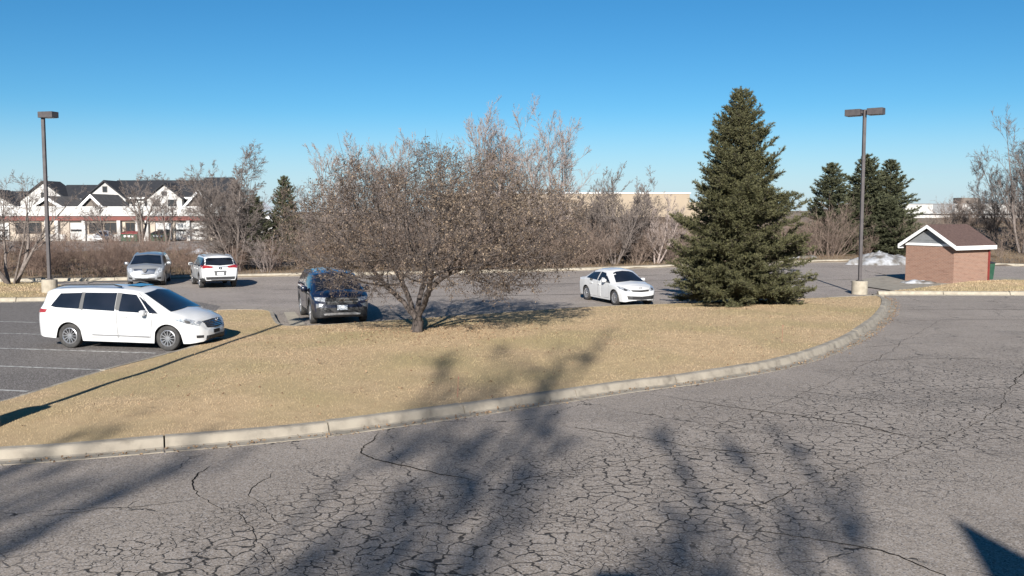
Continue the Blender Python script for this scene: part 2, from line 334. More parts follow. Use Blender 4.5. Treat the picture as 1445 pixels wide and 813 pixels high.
gy = np.unique(np.r_[-900, -400, -200, np.arange(-100, 48, 6), np.arange(48, 82, 0.5), np.arange(82, 260, 3), 300, 400, 700, 1200, 2500])
GX, GY = np.meshgrid(gx, gy); GZ = ground_z(GX, GY); nx, ny = len(gx), len(gy)
ii = (np.arange(ny - 1)[:, None] * nx + np.arange(nx - 1)[None]).ravel()
tag(link('ground', np_mesh('ground', np.stack([GX, GY, GZ], -1), np.stack([ii, ii + 1, ii + nx + 1, ii + nx], 1)), 'soil', smooth=True), kind='structure')

# pavement: the driveway in front, the far parking area, the newer dark lot on the left
far_edge = [tuple(p) for p in smooth_path(FAR, 1.0)]
drive_back = [(-60, 39), (-24, 40.5), (-12, 39.5), (-6, 36.5), (3, 39.8), (9, 41.6), (17.2, 44.6), (34, 45.5), (60, 46.5)]
sheet('road', [(-70, -14), (70, -14), (60, 46.5)] + drive_back[::-1][1:] , 0.0, 'asphalt_old')
sheet('far_parking_lot', drive_back + [p for p in far_edge[::-1] if p[0] < 59.5 and p[0] > -45] + [(-60, 51.0)], 0.0, 'asphalt_far')
sheet('parking_lot', [(-60, 14.2), (-15.4, 13.6), (-12.6, 14.5), (-10.9, 16.0), (-10.1, 18.7), (-9.7, 21.9), (-9.1, 24.7), (-8.7, 27.6), (-8.9, 29.2), (-10.1, 32.0), (-11.3, 35.2), (-11.9, 38.6), (-13.6, 40.6), (-17.5, 41.3), (-19.6, 41.3), (-21.75, 40.2), (-60, 37.2)], 0.006, 'asphalt_dark')
sheet('mall_lot', [(-95, 90), (-22, 88), (-20, 124), (-95, 124)], 0.03, 'asphalt_far')
lot = bpy.data.objects['parking_lot']
for (a, b) in (((-20.5, 27.85), (-9.75, 25.75)), ((-19.0, 24.85), (-10.0, 23.0)), ((-18.0, 21.9), (-10.45, 20.25)), ((-17.4, 18.95), (-11.0, 17.5)), ((-21, 30.9), (-9.9, 28.75)), ((-22, 33.95), (-11.5, 31.9))):
    a, b = Vector(a), Vector(b); d = (b - a).normalized(); nn = Vector((-d.y, d.x)) * 0.05
    sheet('parking_stripe', [a - nn, b - nn, b + nn, a + nn], 0.011, 'line_paint', parent=lot)

# long cracks in the driveway, each a narrow open seam
def crack(pts, wid, parent, z=0.005):
    p = smooth_path(pts, 0.09); n = len(p); j = np.cumsum(rng.normal(0, 0.02, (n, 2)), 0); j -= np.linspace(0, 1, n)[:, None] * j[-1]; p = p + j + rng.normal(0, 0.006, (n, 2))
    d = np.gradient(p, axis=0); d /= np.linalg.norm(d, axis=1)[:, None] + 1e-9; nn = np.stack([-d[:, 1], d[:, 0]], 1)
    ww = wid * np.clip(0.55 + np.cumsum(rng.normal(0, 0.13, n)) * 0.5, 0.25, 1.15) * np.minimum(1, np.minimum(np.arange(n), n - 1 - np.arange(n)) / 6 + 0.15)
    a = p + nn * ww[:, None] / 2; b = p - nn * ww[:, None] / 2; V = np.zeros((2 * n, 3)); V[:n, :2] = a; V[n:, :2] = b; V[:, 2] = z
    i = np.arange(n - 1); link('crack', np_mesh('crack', V, np.stack([i, i + n, i + n + 1, i + 1], 1)), 'crack', parent)
road = bpy.data.objects['road']; flot = bpy.data.objects['far_parking_lot']
for pts, wd in [([(-2.35, 16.5), (-2.3, 15.2), (-1.6, 14.3), (-0.4, 13.4)], 0.035), ([(-0.4, 13.4), (-1.6, 12.9), (-3.2, 12.3)], 0.025), ([(-0.4, 13.4), (0.8, 13.9), (2.3, 14.9), (2.9, 15.2)], 0.025),
        ([(-4.6, 14.4), (-4.55, 13.2), (-4.15, 12.6), (-3.5, 11.9), (-3.0, 11.2), (-2.6, 10.2)], 0.04), ([(-4.15, 12.6), (-5.2, 12.2), (-6.3, 11.8)], 0.022), ([(-3.6, 13.9), (-3.6, 13.0), (-3.2, 12.2), (-2.9, 11.5)], 0.026), ([(-7.6, 12.0), (-6.4, 11.3), (-6.2, 10.4), (-6.6, 9.4)], 0.025),
        ([(0.9, 17.1), (2.2, 16.2), (3.2, 15.3), (4.4, 14.9)], 0.03), ([(2.9, 20.0), (4.4, 18.6), (6.0, 17.2), (7.0, 16.0)], 0.03), ([(3.4, 16.6), (5.1, 18.6), (7.8, 22.2), (11.2, 27.5), (15.2, 33.6)], 0.035),
        ([(3.0, 12.2), (4.3, 13.4), (6.2, 15.0), (9.4, 18.4), (13.3, 23.6)], 0.04), ([(2.7, 11.4), (3.4, 11.1), (4.3, 10.5), (4.7, 9.7)], 0.028),
        ([(8.2, 24.2), (10.6, 24.8), (13.0, 24.9)], 0.03), ([(10.0, 26.9), (12.8, 28.0), (15.0, 27.6), (17.5, 27.4)], 0.035), ([(11.4, 29.4), (14.8, 30.6), (18.6, 29.6)], 0.03), ([(13.6, 33.2), (17.0, 33.9), (21.0, 32.9)], 0.04), ([(15.2, 37.2), (19.0, 37.4), (23.5, 36.2)], 0.04), ([(20, 40.8), (22.0, 40.0), (23.5, 39.7)], 0.05),
        ([(6.0, 20.4), (7.6, 19.2), (9.0, 17.4), (9.6, 15.2)], 0.03), ([(7.6, 13.2), (8.0, 14.8), (9.4, 15.9), (11.2, 16.4)], 0.03), ([(9.5, 20.5), (11.5, 20.9), (14.0, 22.0)], 0.03)]:
    crack(pts, wd, road)
for pts, wd in [([(-9.5, 41.5), (-4, 43.2), (2, 43.8), (9, 46.5)], 0.09), ([(-12, 46.5), (-5, 48.2), (3, 50.5), (10, 53.5)], 0.08), ([(-13, 44.2), (-8.0, 45.2), (-3, 45.0)], 0.06), ([(-3, 40.0), (-1.2, 42.6), (-0.2, 45.8), (0.6, 49)], 0.06), ([(-11, 39.4), (-9.2, 41.0), (-8.8, 44), (-9.4, 48)], 0.06),
        ([(-5.2, 52.0), (2, 54.2), (9, 57.5)], 0.08), ([(11, 50), (15, 52.5), (20, 54)], 0.07), ([(18.5, 50.5), (22, 56), (23, 62)], 0.06), ([(9.5, 44.8), (14, 47.8), (19.5, 50)], 0.06)]:
    crack(pts, wd, flot)

# ------------------------------------------------------------------ kerbs, each cast length a piece of its own
def kerb(name, path, prof, seg=3.0, mat='concrete', first=0.0, gap=0.028):
    root = bpy.data.objects.new(name, None); C.objects.link(root); root['kind'] = 'structure'
    p = smooth_path(path, 0.12); d = np.gradient(p, axis=0); d /= np.linalg.norm(d, axis=1)[:, None]; nn = np.stack([-d[:, 1], d[:, 0]], 1)
    s = np.r_[0, np.cumsum(np.linalg.norm(np.diff(p, axis=0), axis=1))]; cuts = np.r_[0, np.arange(first if first > 0 else seg, s[-1] - 0.6, seg), s[-1]]
    for c0, c1 in zip(cuts[:-1], cuts[1:]):
        u = np.unique(np.r_[c0 + gap / 2, s[(s > c0 + 0.05) & (s < c1 - 0.05)], c1 - gap / 2]); q = np.stack([np.interp(u, s, p[:, k]) for k in (0, 1)], 1); m = np.stack([np.interp(u, s, nn[:, k]) for k in (0, 1)], 1)
        dz = rng.normal(0, 0.006); tilt = rng.normal(0, 0.004, 2); K = len(prof); V = np.zeros((len(u), K, 3))
        for k, (o, z) in enumerate(prof):
            V[:, k, :2] = q + m * o; V[:, k, 2] = z + (dz + np.linspace(tilt[0], tilt[1], len(u))) * (1 if z > 0.02 else 0.2) + rng.normal(0, 0.0015, len(u))
        f = [(i * K + k, i * K + (k + 1) % K, (i + 1) * K + (k + 1) % K, (i + 1) * K + k) for i in range(len(u) - 1) for k in range(K)]
        me = bpy.data.meshes.new('kerb_segment'); me.from_pydata(V.reshape(-1, 3).tolist(), [], f + [tuple(range(K)), tuple(range((len(u) - 1) * K, len(u) * K))[::-1]])
        bm = bmesh.new(); bm.from_mesh(me); bmesh.ops.recalc_face_normals(bm, faces=bm.faces); bm.to_mesh(me); bm.free(); link('kerb_segment', me, mat, root)
    return root
GUT = [(0, -0.05), (0.0, 0.014), (0.27, 0.004), (0.32, 0.02), (0.365, 0.125), (0.385, 0.15), (0.42, 0.165), (0.55, 0.17), (0.565, 0.16), (0.57, -0.05)]
LOW = [(0, -0.05), (0.0, 0.02), (0.02, 0.125), (0.045, 0.15), (0.17, 0.155), (0.18, -0.05)]
kerb('front_kerb', FRONT, GUT, 2.8, first=1.75)
kerb('back_kerb', BACK, LOW, 3.0)
kerb('far_kerb', FAR, [(0, -0.08), (0.0, 0.012), (0.3, 0.01), (0.34, 0.14), (0.38, 0.165), (0.58, 0.17), (0.6, -0.08)], 6.0, 'concrete_pale')
kerb('shed_kerb', [(17.0, 43.55), (20, 43.55), (24, 43.3), (34, 42.6), (50, 41)], GUT, 3.0, 'concrete_pale')
LEFTP = [(-48, 36.9), (-36, 38.3), (-21.75, 40.1), (-19.6, 41.2), (-19.1, 42.8), (-20.4, 45.6), (-23, 48.6), (-27, 50.4), (-44, 50.6)]
kerb('left_kerb', LEFTP, GUT, 3.0, 'concrete_pale')
sheet('gutter_slab', [(-8.75, 36.2), (-8.35, 36.3), (-7.05, 32.2), (-7.45, 31.75)], 0.02, 'concrete_pale')

# ------------------------------------------------------------------ lawns
def offset_in(path, o):
    p = smooth_path(path, 0.4); d = np.gradient(p, axis=0); d /= np.linalg.norm(d, axis=1)[:, None]; return [(a[0] - b[1] * o, a[1] + b[0] * o) for a, b in zip(p, d)]
LAWN = offset_in(FRONT, 0.56) + offset_in(BACK, 0.17)
LAWN = [p for i, p in enumerate(LAWN) if i == 0 or (abs(p[0] - LAWN[i - 1][0]) + abs(p[1] - LAWN[i - 1][1])) > 0.05]
def lawn_z(P):
    d = dist_poly(P, LAWN); return 0.145 + 0.15 * sstep(0, 5.0, d) + 0.014 * np.sin(P[:, 0] * 1.3 + 0.7 * P[:, 1]) * sstep(0, 1.5, d) + 0.012 * np.cos(P[:, 1] * 1.9 - 0.6 * P[:, 0]) * sstep(0, 1.5, d)
def lawn_mesh(name, poly, zf, step, mat):
    P = np.array(poly)[:, :2]; lo, hi = P.min(0), P.max(0); a, b = np.meshgrid(np.arange(lo[0], hi[0], step), np.arange(lo[1], hi[1], step)); g = np.stack([a.ravel(), b.ravel()], 1) + rng.uniform(-0.2, 0.2, (a.size, 2)) * step
    g = g[inside(g, poly)]; g = g[dist_poly(g, poly) > step * 0.4]; n = len(P); A = np.vstack([P, g])
    vs_, es, fs, *_ = delaunay_2d_cdt([Vector(p) for p in A], [(i, (i + 1) % n) for i in range(n)], [], 1, 1e-6)
    V = np.array([(v.x, v.y) for v in vs_]); V = np.column_stack([V, zf(V)]); F = np.array([tuple(f) for f in fs])
    cr_ = np.cross(V[F[:, 1]] - V[F[:, 0]], V[F[:, 2]] - V[F[:, 0]])[:, 2]; F[cr_ < 0] = F[cr_ < 0][:, ::-1]
    return tag(link(name, np_mesh(name, V, F), mat, smooth=True), kind='structure')
lawn_mesh('lawn', LAWN, lawn_z, 0.5, 'turf')
def blades(name, poly, zf, n, hmin, hmax, wid, mat, label, cat, lean=1.3, fall=None, clump=None):
    """short matted blades, one thin triangle each"""
    Q = np.array(poly)[:, :2]; lo, hi = Q.min(0), Q.max(0); P = rng.uniform(lo, hi, (int(n * 2.2), 2))
    if fall: P = P[rng.random(len(P)) < np.clip((fall / np.maximum(P[:, 1], 1)) ** 2, 0.12, 1)]
    P = P[inside(P, poly)][:n]; m = len(P); z = zf(P); h = rng.uniform(hmin, hmax, m); a = rng.uniform(0, 2 * PI, m); ln = np.abs(rng.normal(0, lean, m)) * h
    wd = wid * (0.7 + 0.6 * rng.random(m)) * (np.maximum(P[:, 1], 14) / 18 if fall else 1); b = a + PI / 2 + rng.normal(0, 0.5, m)
    base = np.column_stack([P, z - 0.005]); e = np.column_stack([np.cos(b), np.sin(b), np.zeros(m)]) * wd[:, None] / 2
    tip = base + np.column_stack([np.cos(a) * ln, np.sin(a) * ln, h * np.clip(1.1 - ln / (h * 3), 0.35, 1)])
    V = np.stack([base - e, base + e, tip], 1).reshape(-1, 3); t = np.repeat(np.clip(rng.normal(0.5, 0.15, m), 0, 1), 3)
    return tag(link(name, np_mesh(name, V, np.arange(3 * m).reshape(-1, 3), t), mat), label, cat, kind='stuff')
blades('dry_grass', LAWN, lawn_z, 640000, 0.012, 0.036, 0.0075, 'grass_blade', 'short dormant tan grass covering the kerbed lawn island', 'grass', fall=17)
lp = offset_in(LEFTP, 0.56)
lawn_mesh('side_lawn', lp, lambda P: 0.15 + 0.1 * sstep(0, 4, dist_poly(P, lp)), 1.0, 'turf')
blades('side_grass', lp, lambda P: 0.15 + 0.1 * sstep(0, 4, dist_poly(P, lp)), 30000, 0.03, 0.08, 0.03, 'grass_blade', 'dormant tan grass on the left island around the lamp post', 'grass')
SHED = [(17.6, 44.15), (24, 43.88), (33.6, 43.2), (35, 46.2), (33.5, 48.5), (30, 50.3), (27, 51.5), (24.5, 50.5), (22.5, 48.6), (20, 46.2)]
sheet('shed_pad', [(18.5, 44.6), (21.5, 44.3), (28.5, 47.5), (29, 54.5), (22, 56), (18.6, 52), (18, 48)], 0.05, 'concrete')
lawn_mesh('shed_verge', SHED, lambda P: np.full(len(P), 0.15), 1.0, 'turf')
blades('shed_grass', SHED, lambda P: np.full(len(P), 0.15), 22000, 0.02, 0.06, 0.025, 'grass_blade', 'worn dry grass strip between the brick shed and its kerb', 'grass')
# tall dry weeds on the rough ground behind the far kerb
V_ = [(-60, 53)] + [(x, y + 0.7) for x, y in FAR if -50 < x < 61] + [(75, 100), (20, 90), (-60, 86)]
blades('dry_weeds', V_, lambda P: ground_z(P[:, 0], P[:, 1]), 110000, 0.06, 0.32, 0.03, 'weed', 'tangled dry brown weeds on the rough ground beyond the far kerb', 'weeds', lean=0.6)

# ------------------------------------------------------------------ buildings
def wall_window(parent, x0, x1, z0, z1, y, frame='white_trim', pane='window_dark', fw=0.09, mull=0, name='window', flip=1):
    """window part with a recessed-looking frame proud of the wall; facade faces -y"""
    m = MB()
    for a, b, c, d in ((x0, x1, z0, z0 + fw), (x0, x1, z1 - fw, z1), (x0, x0 + fw, z0 + fw, z1 - fw), (x1 - fw, x1, z0 + fw, z1 - fw)): m.box(a, b, y - 0.07, y + 0.02, c, d)
    for k in range(mull):
        xm = x0 + (x1 - x0) * (k + 1) / (mull + 1); m.box(xm - fw / 3, xm + fw / 3, y - 0.06, y + 0.02, z0 + fw, z1 - fw)
    f = m.build(name, frame, parent)
    MB().box(x0 + fw * 0.6, x1 - fw * 0.6, y - 0.035, y + 0.03, z0 + fw * 0.6, z1 - fw * 0.6).build('pane', pane, f)
    return f
# long single-storey shopping strip with a red band
t = thing('strip_mall', 'long low white commercial building with a red band under its flat parapet', 'building', (0, 121, 0))
MB().box(-92, -37.0, 0, 14, 0, 2.62).build('wall', 'mall_cream', t)
MB().box(-92.2, -36.8, -0.5, 14.2, 3.2, 4.3).build('parapet', 'stucco_white', t)
MB().box(-92.1, -36.9, -0.35, 14.1, 2.62, 3.2).build('red_band', 'mall_red', t)
MB().box(-92.3, -36.7, -0.6, 14.3, 4.3, 4.38).build('coping', 'white_trim', t)
X = lambda px: (px - 722.5) / 1340 * 121.5
for a, b in ((26, 63), (129, 149.5), (150.5, 168.5), (180.5, 194.5), (-40, -8), (-90, -60)): wall_window(t, X(a), X(b), 0.95, 2.4, -0.0, 'brown_band', mull=1)
for a, b in ((102, 121), (222, 246), (250, 268), (-2, 18), (272, 296)):
    d = wall_window(t, X(a), X(b), 0.1, 2.45, 0, 'brown_band', 'stucco_white', 0.08, name='overhead_door')
    for k in (0.3, 0.7): xm = X(a) + (X(b) - X(a)) * k; MB().box(xm - 0.35, xm + 0.35, -0.09, 0, 1.25, 1.5).build('door_pane', 'window_dark', d)
for px in (-75, -48, 72, 86, 124, 173, 199, 212, 270): MB().box(X(px) - 0.22, X(px) + 0.22, -0.55, -0.1, 0, 2.62).build('column', 'stucco_white', t)
for a, b in ((124, 172), (66, 100), (174, 214)): MB().box(X(a) + 0.3, X(b) - 0.3, -0.3, -0.08, 0, 0.85).build('knee_wall', 'stucco_white', t)

def gable_house(name, label, loc, w, d, h, rise, wallm='stucco_white', roofm='shingle_dark', trim='white_trim', wins=(), ov=0.5, cat='house'):
    """gable end faces -y; ridge runs along y"""
    t = thing(name, label, cat, loc); a = w / 2
    MB().prism([(-a, 0, 0), (a, 0, 0), (a, 0, h), (0, 0, h + rise), (-a, 0, h)], (0, d, 0)).build('wall', wallm, t)
    s = rise / a
    for sg in (-1, 1):
        r = MB().prism([(0, -ov, h + rise + 0.02), (sg * (a + ov), -ov, h - s * ov + 0.02), (sg * (a + ov), -ov, h - s * ov + 0.3), (0, -ov, h + rise + 0.34)], (0, d + 2 * ov, 0)).build('roof', roofm, t)
        MB().prism([(0, -ov - 0.08, h + rise - 0.2), (sg * (a + ov), -ov - 0.08, h - s * ov - 0.2), (sg * (a + ov), -ov - 0.08, h - s * ov + 0.25), (0, -ov - 0.08, h + rise + 0.27)], (0, 0.07, 0)).build('bargeboard', trim, r)
    for (x0, x1, z0, z1) in wins: wall_window(t, x0, x1, z0, z1, 0, 'trim_black', fw=0.12)
    return t
def row_house(name, label, x0, x1, y, eave, ridge, d, gables=(), wins=(), wallm='stucco_white'):
    """long house, ridge along x, dark roof; cross gables (xc, width, peak) face the viewer"""
    t = thing(name, label, 'house', (0, y, 0)); m = d / 2
    MB().prism([(x0, 0, 0), (x0, d, 0), (x0, d, eave), (x0, m, ridge), (x0, 0, eave)], (x1 - x0, 0, 0)).build('wall', wallm, t)
    for y0, y1 in ((-0.6, m), (d + 0.6, m)):
        e = eave - (ridge - eave) / m * 0.6; r = MB().prism([(x0 - 0.5, y0, e + 0.02), (x0 - 0.5, y1, ridge + 0.02), (x0 - 0.5, y1, ridge + 0.35), (x0 - 0.5, y0, e + 0.35)], (x1 - x0 + 1, 0, 0)).build('roof', 'shingle_dark', t)
        if y0 < 0: MB().box(x0 - 0.45, x1 + 0.45, y0 - 0.1, y0 - 0.01, e - 0.15, e + 0.2).build('fascia', 'white_trim', r)
    for xc, w, pk, gw in gables:
        a = w / 2; eg = eave - 0.3; s = (pk - eg) / a
        g = MB().prism([(xc - a, -1.4, 0), (xc + a, -1.4, 0), (xc + a, -1.4, eg), (xc, -1.4, pk), (xc - a, -1.4, eg)], (0, m + 1.0, 0)).build('gable_wing', wallm, t)
        for sg in (-1, 1): MB().prism([(xc, -1.9, pk + 0.02), (xc + sg * (a + 0.5), -1.9, eg - s * 0.5 + 0.02), (xc + sg * (a + 0.5), -1.9, eg - s * 0.5 + 0.3), (xc, -1.9, pk + 0.34)], (0, m + 1.6, 0)).build('gable_roof', 'shingle_dark', g)
        for (q0, q1, z0, z1) in gw: wall_window(g, xc + q0, xc + q1, z0, z1, -1.4, 'trim_black', fw=0.12)
    for (a, b, z0, z1) in wins: wall_window(t, a, b, z0, z1, 0, 'trim_black', fw=0.12)
    return t
XT = lambda px: (px - 722.5) / 1340 * 176.0
gw = ((-3.0, -1.6, 4.6, 6.1), (1.6, 3.0, 4.6, 6.1), (-0.9, 0.9, 4.6, 5.9), (-0.45, 0.45, 7.2, 8.3))
row_house('townhouse', 'white townhouse with dark roof and a tall white gable, left of the lamp post gap', XT(82), XT(141), 176, 6.1, 8.4, 11, ((XT(70), 8.6, 9.0, ((-0.5, 0.5, 6.2, 7.2),)),), ((XT(101), XT(108), 4.5, 5.9), (XT(122), XT(132), 4.5, 5.9)))
row_house('townhouse', 'largest white townhouse row with two steep gables under one long dark roof', XT(152), XT(282), 176, 6.4, 9.3, 13, ((XT(155.5), 7.4, 9.1, gw), (XT(238), 6.4, 8.6, ((-0.5, 0.5, 6.6, 7.4), (0.6, 2.2, 4.5, 5.9), (-2.2, -0.8, 4.5, 5.9)))), ((XT(176), XT(184), 4.4, 5.8), (XT(188), XT(193), 4.4, 5.8), (XT(206), XT(212), 4.4, 5.8), (XT(218), XT(224), 4.4, 5.8), (XT(256), XT(265), 4.4, 5.8)))
row_house('townhouse', 'white townhouse end with dark roof partly behind the bare tree clump', XT(276), XT(312), 178, 6.8, 9.9, 12, (), ((XT(283), XT(290), 4.4, 5.8), (XT(298), XT(306), 4.4, 5.8)))
row_house('townhouse', 'low white townhouse with sloping dark roof behind the left bare tree', XT(-60), XT(20), 176, 4.8, 7.2, 11, ((XT(-4), 10, 7.4, ((-0.5, 0.5, 4.8, 5.8),)),))
XG = lambda px: (px - 722.5) / 1340 * 140.0
for px, w_, rise, hh, lab in ((70, 6.4, 2.0, 3.7, 'taupe gabled roof end with white trim, leftmost, behind the lamp post'), (132, 3.9, 1.9, 4.1, 'smallest taupe gable end with white trim above the white parapet'), (283, 4.6, 2.5, 4.2, 'taupe gable end with white trim beside the bare tree clump')):
    gable_house('garage_house', lab, (XG(px), 140, 0), w_, 9, hh, rise, 'gable_taupe', 'shingle_grey')
gable_house('small_house', 'small white house with snowy roof glimpsed between the dark spruces', (-34.5, 125, 0), 6, 7, 2.6, 2.2, 'stucco_white', 'white_trim', wins=((-1.8, -0.6, 0.9, 2.1),))

# tan warehouse behind the middle brush
t = thing('tan_warehouse', 'long tan flat-roofed warehouse with brown lower band behind the brush', 'building', (0, 93, 0), R(4))
MB().box(-7, 17.6, 0, 22, 3.25, 5.55).build('wall', 'tan_wall', t)
MB().box(-6.8, 17.4, 0.12, 21.8, 0, 3.25).build('lower_wall', 'brown_band', t)
MB().box(-7.1, 17.7, -0.08, 22.1, 5.55, 5.66).build('coping', 'white_trim', t)
for k in range(6): MB().box(-6.9 + 4.08 * k, -6.86 + 4.08 * k, -0.03, 0, 3.27, 5.53).build('panel_joint', 'brown_band', t)
for k in range(5): wall_window(t, -5.5 + 4.6 * k, -3.4 + 4.6 * k, 1.0, 2.6, 0.12, 'trim_black')
MB().box(17.6, 23.5, 2, 20, 0, 4.75).build('side_wing', 'tan_wall', t)
MB().box(6.4, 6.62, -0.12, 0, 5.1, 5.3).build('wall_lamp', 'trim_black', t)
# white industrial building on the right
t = thing('white_warehouse', 'low white industrial building with a grey panel beyond the brick shed', 'building', (0, 150, 0))
MB().box(60, 98, 0, 30, 0, 3.2).build('lower_wall', 'stucco_white', t)
MB().box(60, 98, 1.2, 30, 3.4, 4.9).build('upper_wall', 'stucco_white', t)
MB().box(66.8, 70.3, 1.15, 1.2, 3.5, 4.85).build('grey_panel', 'grey_siding', t)
MB().box(59.9, 98.1, -0.1, 1.3, 3.2, 3.4).build('ledge', 'trim_black', t)
MB().box(59.9, 98.1, 1.1, 30.1, 4.9, 5.0).build('coping', 'grey_siding', t)
MB().box(74.5, 77.6, 8, 11, 5.0, 6.0).build('rooftop_unit', 'gable_taupe', t)

# brick shed with gable roof
SA = R(30)
t = thing('brick_shed', 'small square brick shed with white-trimmed gable roof beside the driveway', 'shed', (23.2, 49.8, 0.06), SA)
L_, Wd, hh, rz_ = 2.9, 2.95, 2.02, 0.9        # ridge along local x; gable end on local x = 0; corner nearest the viewer at origin
m = MB(); z0 = -0.1
def wq(a, b, za, zb):
    d = (Vector(b) - Vector(a)).length; m.poly([(*a, za), (*b, za), (*b, zb), (*a, zb)], [(0, za), (d, za), (d, zb), (0, zb)])
wq((0, 0), (L_, 0), z0, hh); wq((L_, 0), (L_, Wd), z0, hh); wq((L_, Wd), (0, Wd), z0, hh); wq((0, Wd), (0, 0), z0, hh)
m.build('brick_wall', 'brick', t, uv=True)
ov = 0.28; k_ = rz_ / (Wd / 2)
MB().prism([(0.02, 0, hh), (0.02, Wd, hh), (0.02, Wd / 2, hh + rz_ - 0.03)], (L_ - 0.04, 0, 0)).build('gable_core', 'grey_siding', t)
for g in range(5):
    za = 0.04 + g * 0.17; zb = za + 0.185
    if zb < rz_ - 0.1:
        ya, yb = za / k_, zb / k_
        MB().prism([(0.0, ya, hh + za), (0.0, Wd - ya, hh + za), (0.0, Wd - yb, hh + zb), (0.0, yb, hh + zb)], (-0.02 - 0.012, 0, 0)).build('siding_board', 'grey_siding', t)
for sg in (0, 1):
    yy = lambda v: v if sg == 0 else Wd - v
    e = hh - k_ * ov
    rf = MB().prism([(-ov, yy(-ov), e + 0.1), (-ov, yy(Wd / 2), hh + rz_ + 0.1), (-ov, yy(Wd / 2), hh + rz_ + 0.17), (-ov, yy(-ov), e + 0.17)], (L_ + 2 * ov, 0, 0)).build('roof', 'shingle_brown', t)
    MB().prism([(-ov - 0.03, yy(-ov - 0.02), e - 0.06), (-ov - 0.03, yy(Wd / 2), hh + rz_ - 0.03), (-ov - 0.03, yy(Wd / 2), hh + rz_ + 0.15), (-ov - 0.03, yy(-ov - 0.02), e + 0.15)], (0.03 - 0.003, 0, 0)).build('bargeboard', 'white_trim', rf)
    MB().box(-ov, L_ + ov, *sorted((yy(-ov - 0.03), yy(-ov - 0.002))), e - 0.08, e + 0.13).build('fascia', 'white_trim', rf)
MB().box(-0.05, -0.002, -0.02, Wd + 0.02, hh - 0.07, hh + 0.06).build('frieze_board', 'white_trim', t)
MB().box(L_ + 0.003, L_ + 0.12, -0.05, 0.1, -0.1, hh - 0.02).build('door_jamb', 'red_paint', t)
MB().box(L_ + 0.003, L_ + 0.06, 0.12, 1.3, -0.1, 1.95).build('door', 'red_paint', t)
# wheelie bin beside it
t = thing('wheelie_bin', 'dark green wheelie bin standing at the right end of the brick shed', 'bin', (26.15, 52.2, 0.05), R(20)); t.scale = (0.85, 0.85, 0.95)
MB().prism([(-0.26, -0.3, 0.08), (0.26, -0.3, 0.08), (0.31, -0.37, 1.0), (-0.31, -0.37, 1.0)], (0, 0.6, 0)).build('body', 'bin_green', t, bevel=0.02)
MB().prism([(-0.33, -0.4, 1.0), (0.33, -0.4, 1.0), (0.33, 0.28, 1.1), (-0.33, 0.28, 1.1)], (0, 0, 0.05)).build('lid', 'trim_black', t, bevel=0.012)
for x in (-0.28, 0.28): MB().lathe([(0.0, x - 0.03), (0.11, x - 0.03), (0.11, x + 0.03), (0.0, x + 0.03)], 16, axis='y').build('wheel', 'tyre', t).matrix_local = Matrix.Translation((0, 0.3, 0.11)) @ Matrix.Rotation(R(-90), 4, 'Z')

# ------------------------------------------------------------------ trees
def nrm(v): return v / (np.linalg.norm(v, axis=-1, keepdims=True) + 1e-9)
def tubes(P0, P1, R0, R1, sides):
    d = nrm(P1 - P0); ref = np.where(np.abs(d[:, 2:3]) > 0.9, np.array([[1.0, 0, 0]]), np.array([[0, 0, 1.0]])); a = nrm(np.cross(d, ref)); b = np.cross(d, a)
    th = np.arange(sides) * 2 * PI / sides; cs = np.cos(th)[None, :, None] * a[:, None] + np.sin(th)[None, :, None] * b[:, None]
    E_ = P1 + d * (R1 * 0.4)[:, None]
    V = np.stack([P0[:, None] + cs * R0[:, None, None], E_[:, None] + cs * R1[:, None, None]], 1); N = len(P0)
    k = np.arange(sides); base = (np.arange(N) * 2 * sides)[:, None]
    F = np.stack([base + k, base + (k + 1) % sides, base + sides + (k + 1) % sides, base + sides + k], -1)
    return V.reshape(-1, 3), F.reshape(-1, 4)
def tube_mesh(name, segs, thick=0.03):
    P0, P1, R0, R1 = segs; V, F, off = [], [], 0
    for lo, hi, sd_ in ((thick, 1e9, 8), (0.008, thick, 5), (0, 0.008, 3)):
        q = (R0 >= lo) & (R0 < hi)
        if q.any(): v, f = tubes(P0[q], P1[q], R0[q], R1[q], sd_); V.append(v); F.append(f + off); off += len(v)
    return np_mesh(name, np.vstack(V), np.vstack(F))
def grow(r, S, D, L, Rd, n, wig, trop, end=0.35):
    P = [S]; d = nrm(D); rs = [Rd]
    for i in range(n):
        d = nrm(d + r.normal(0, wig, d.shape) + np.array([0, 0, trop])); P.append(P[-1] + d * (L / n)[:, None]); rs.append(Rd * (1 - (1 - end) * (i + 1) / n))
    return np.stack(P, 1), np.stack(rs, 1)
def spawn(r, P, Rr, L, per, t0, t1, ang, asd, lf, rf, taper=0.5):
    N, n = P.shape[0], P.shape[1] - 1; idx = np.repeat(np.arange(N), per); t = r.uniform(t0, t1, len(idx)); f = t * n; i = np.minimum(f.astype(int), n - 1); u = (f - i)[:, None]
    S = P[idx, i] * (1 - u) + P[idx, i + 1] * u; d = nrm(P[idx, i + 1] - P[idx, i]); rr = Rr[idx, i] * (1 - u[:, 0]) + Rr[idx, i + 1] * u[:, 0]
    ax = nrm(np.cross(d, r.normal(0, 1, d.shape))); a = np.abs(r.normal(ang, asd, len(idx)))[:, None]; D = d * np.cos(a) + ax * np.sin(a)
    return S, D, L[idx] * lf * (1 - taper * t) * r.uniform(0.6, 1.25, len(idx)), np.minimum(rr * 0.8, rr * rf)
def segs_of(P, Rr): return P[:, :-1].reshape(-1, 3), P[:, 1:].reshape(-1, 3), Rr[:, :-1].ravel(), Rr[:, 1:].ravel()
def cat_segs(ss): return tuple(np.concatenate([s[k] for s in ss]) for k in range(4))
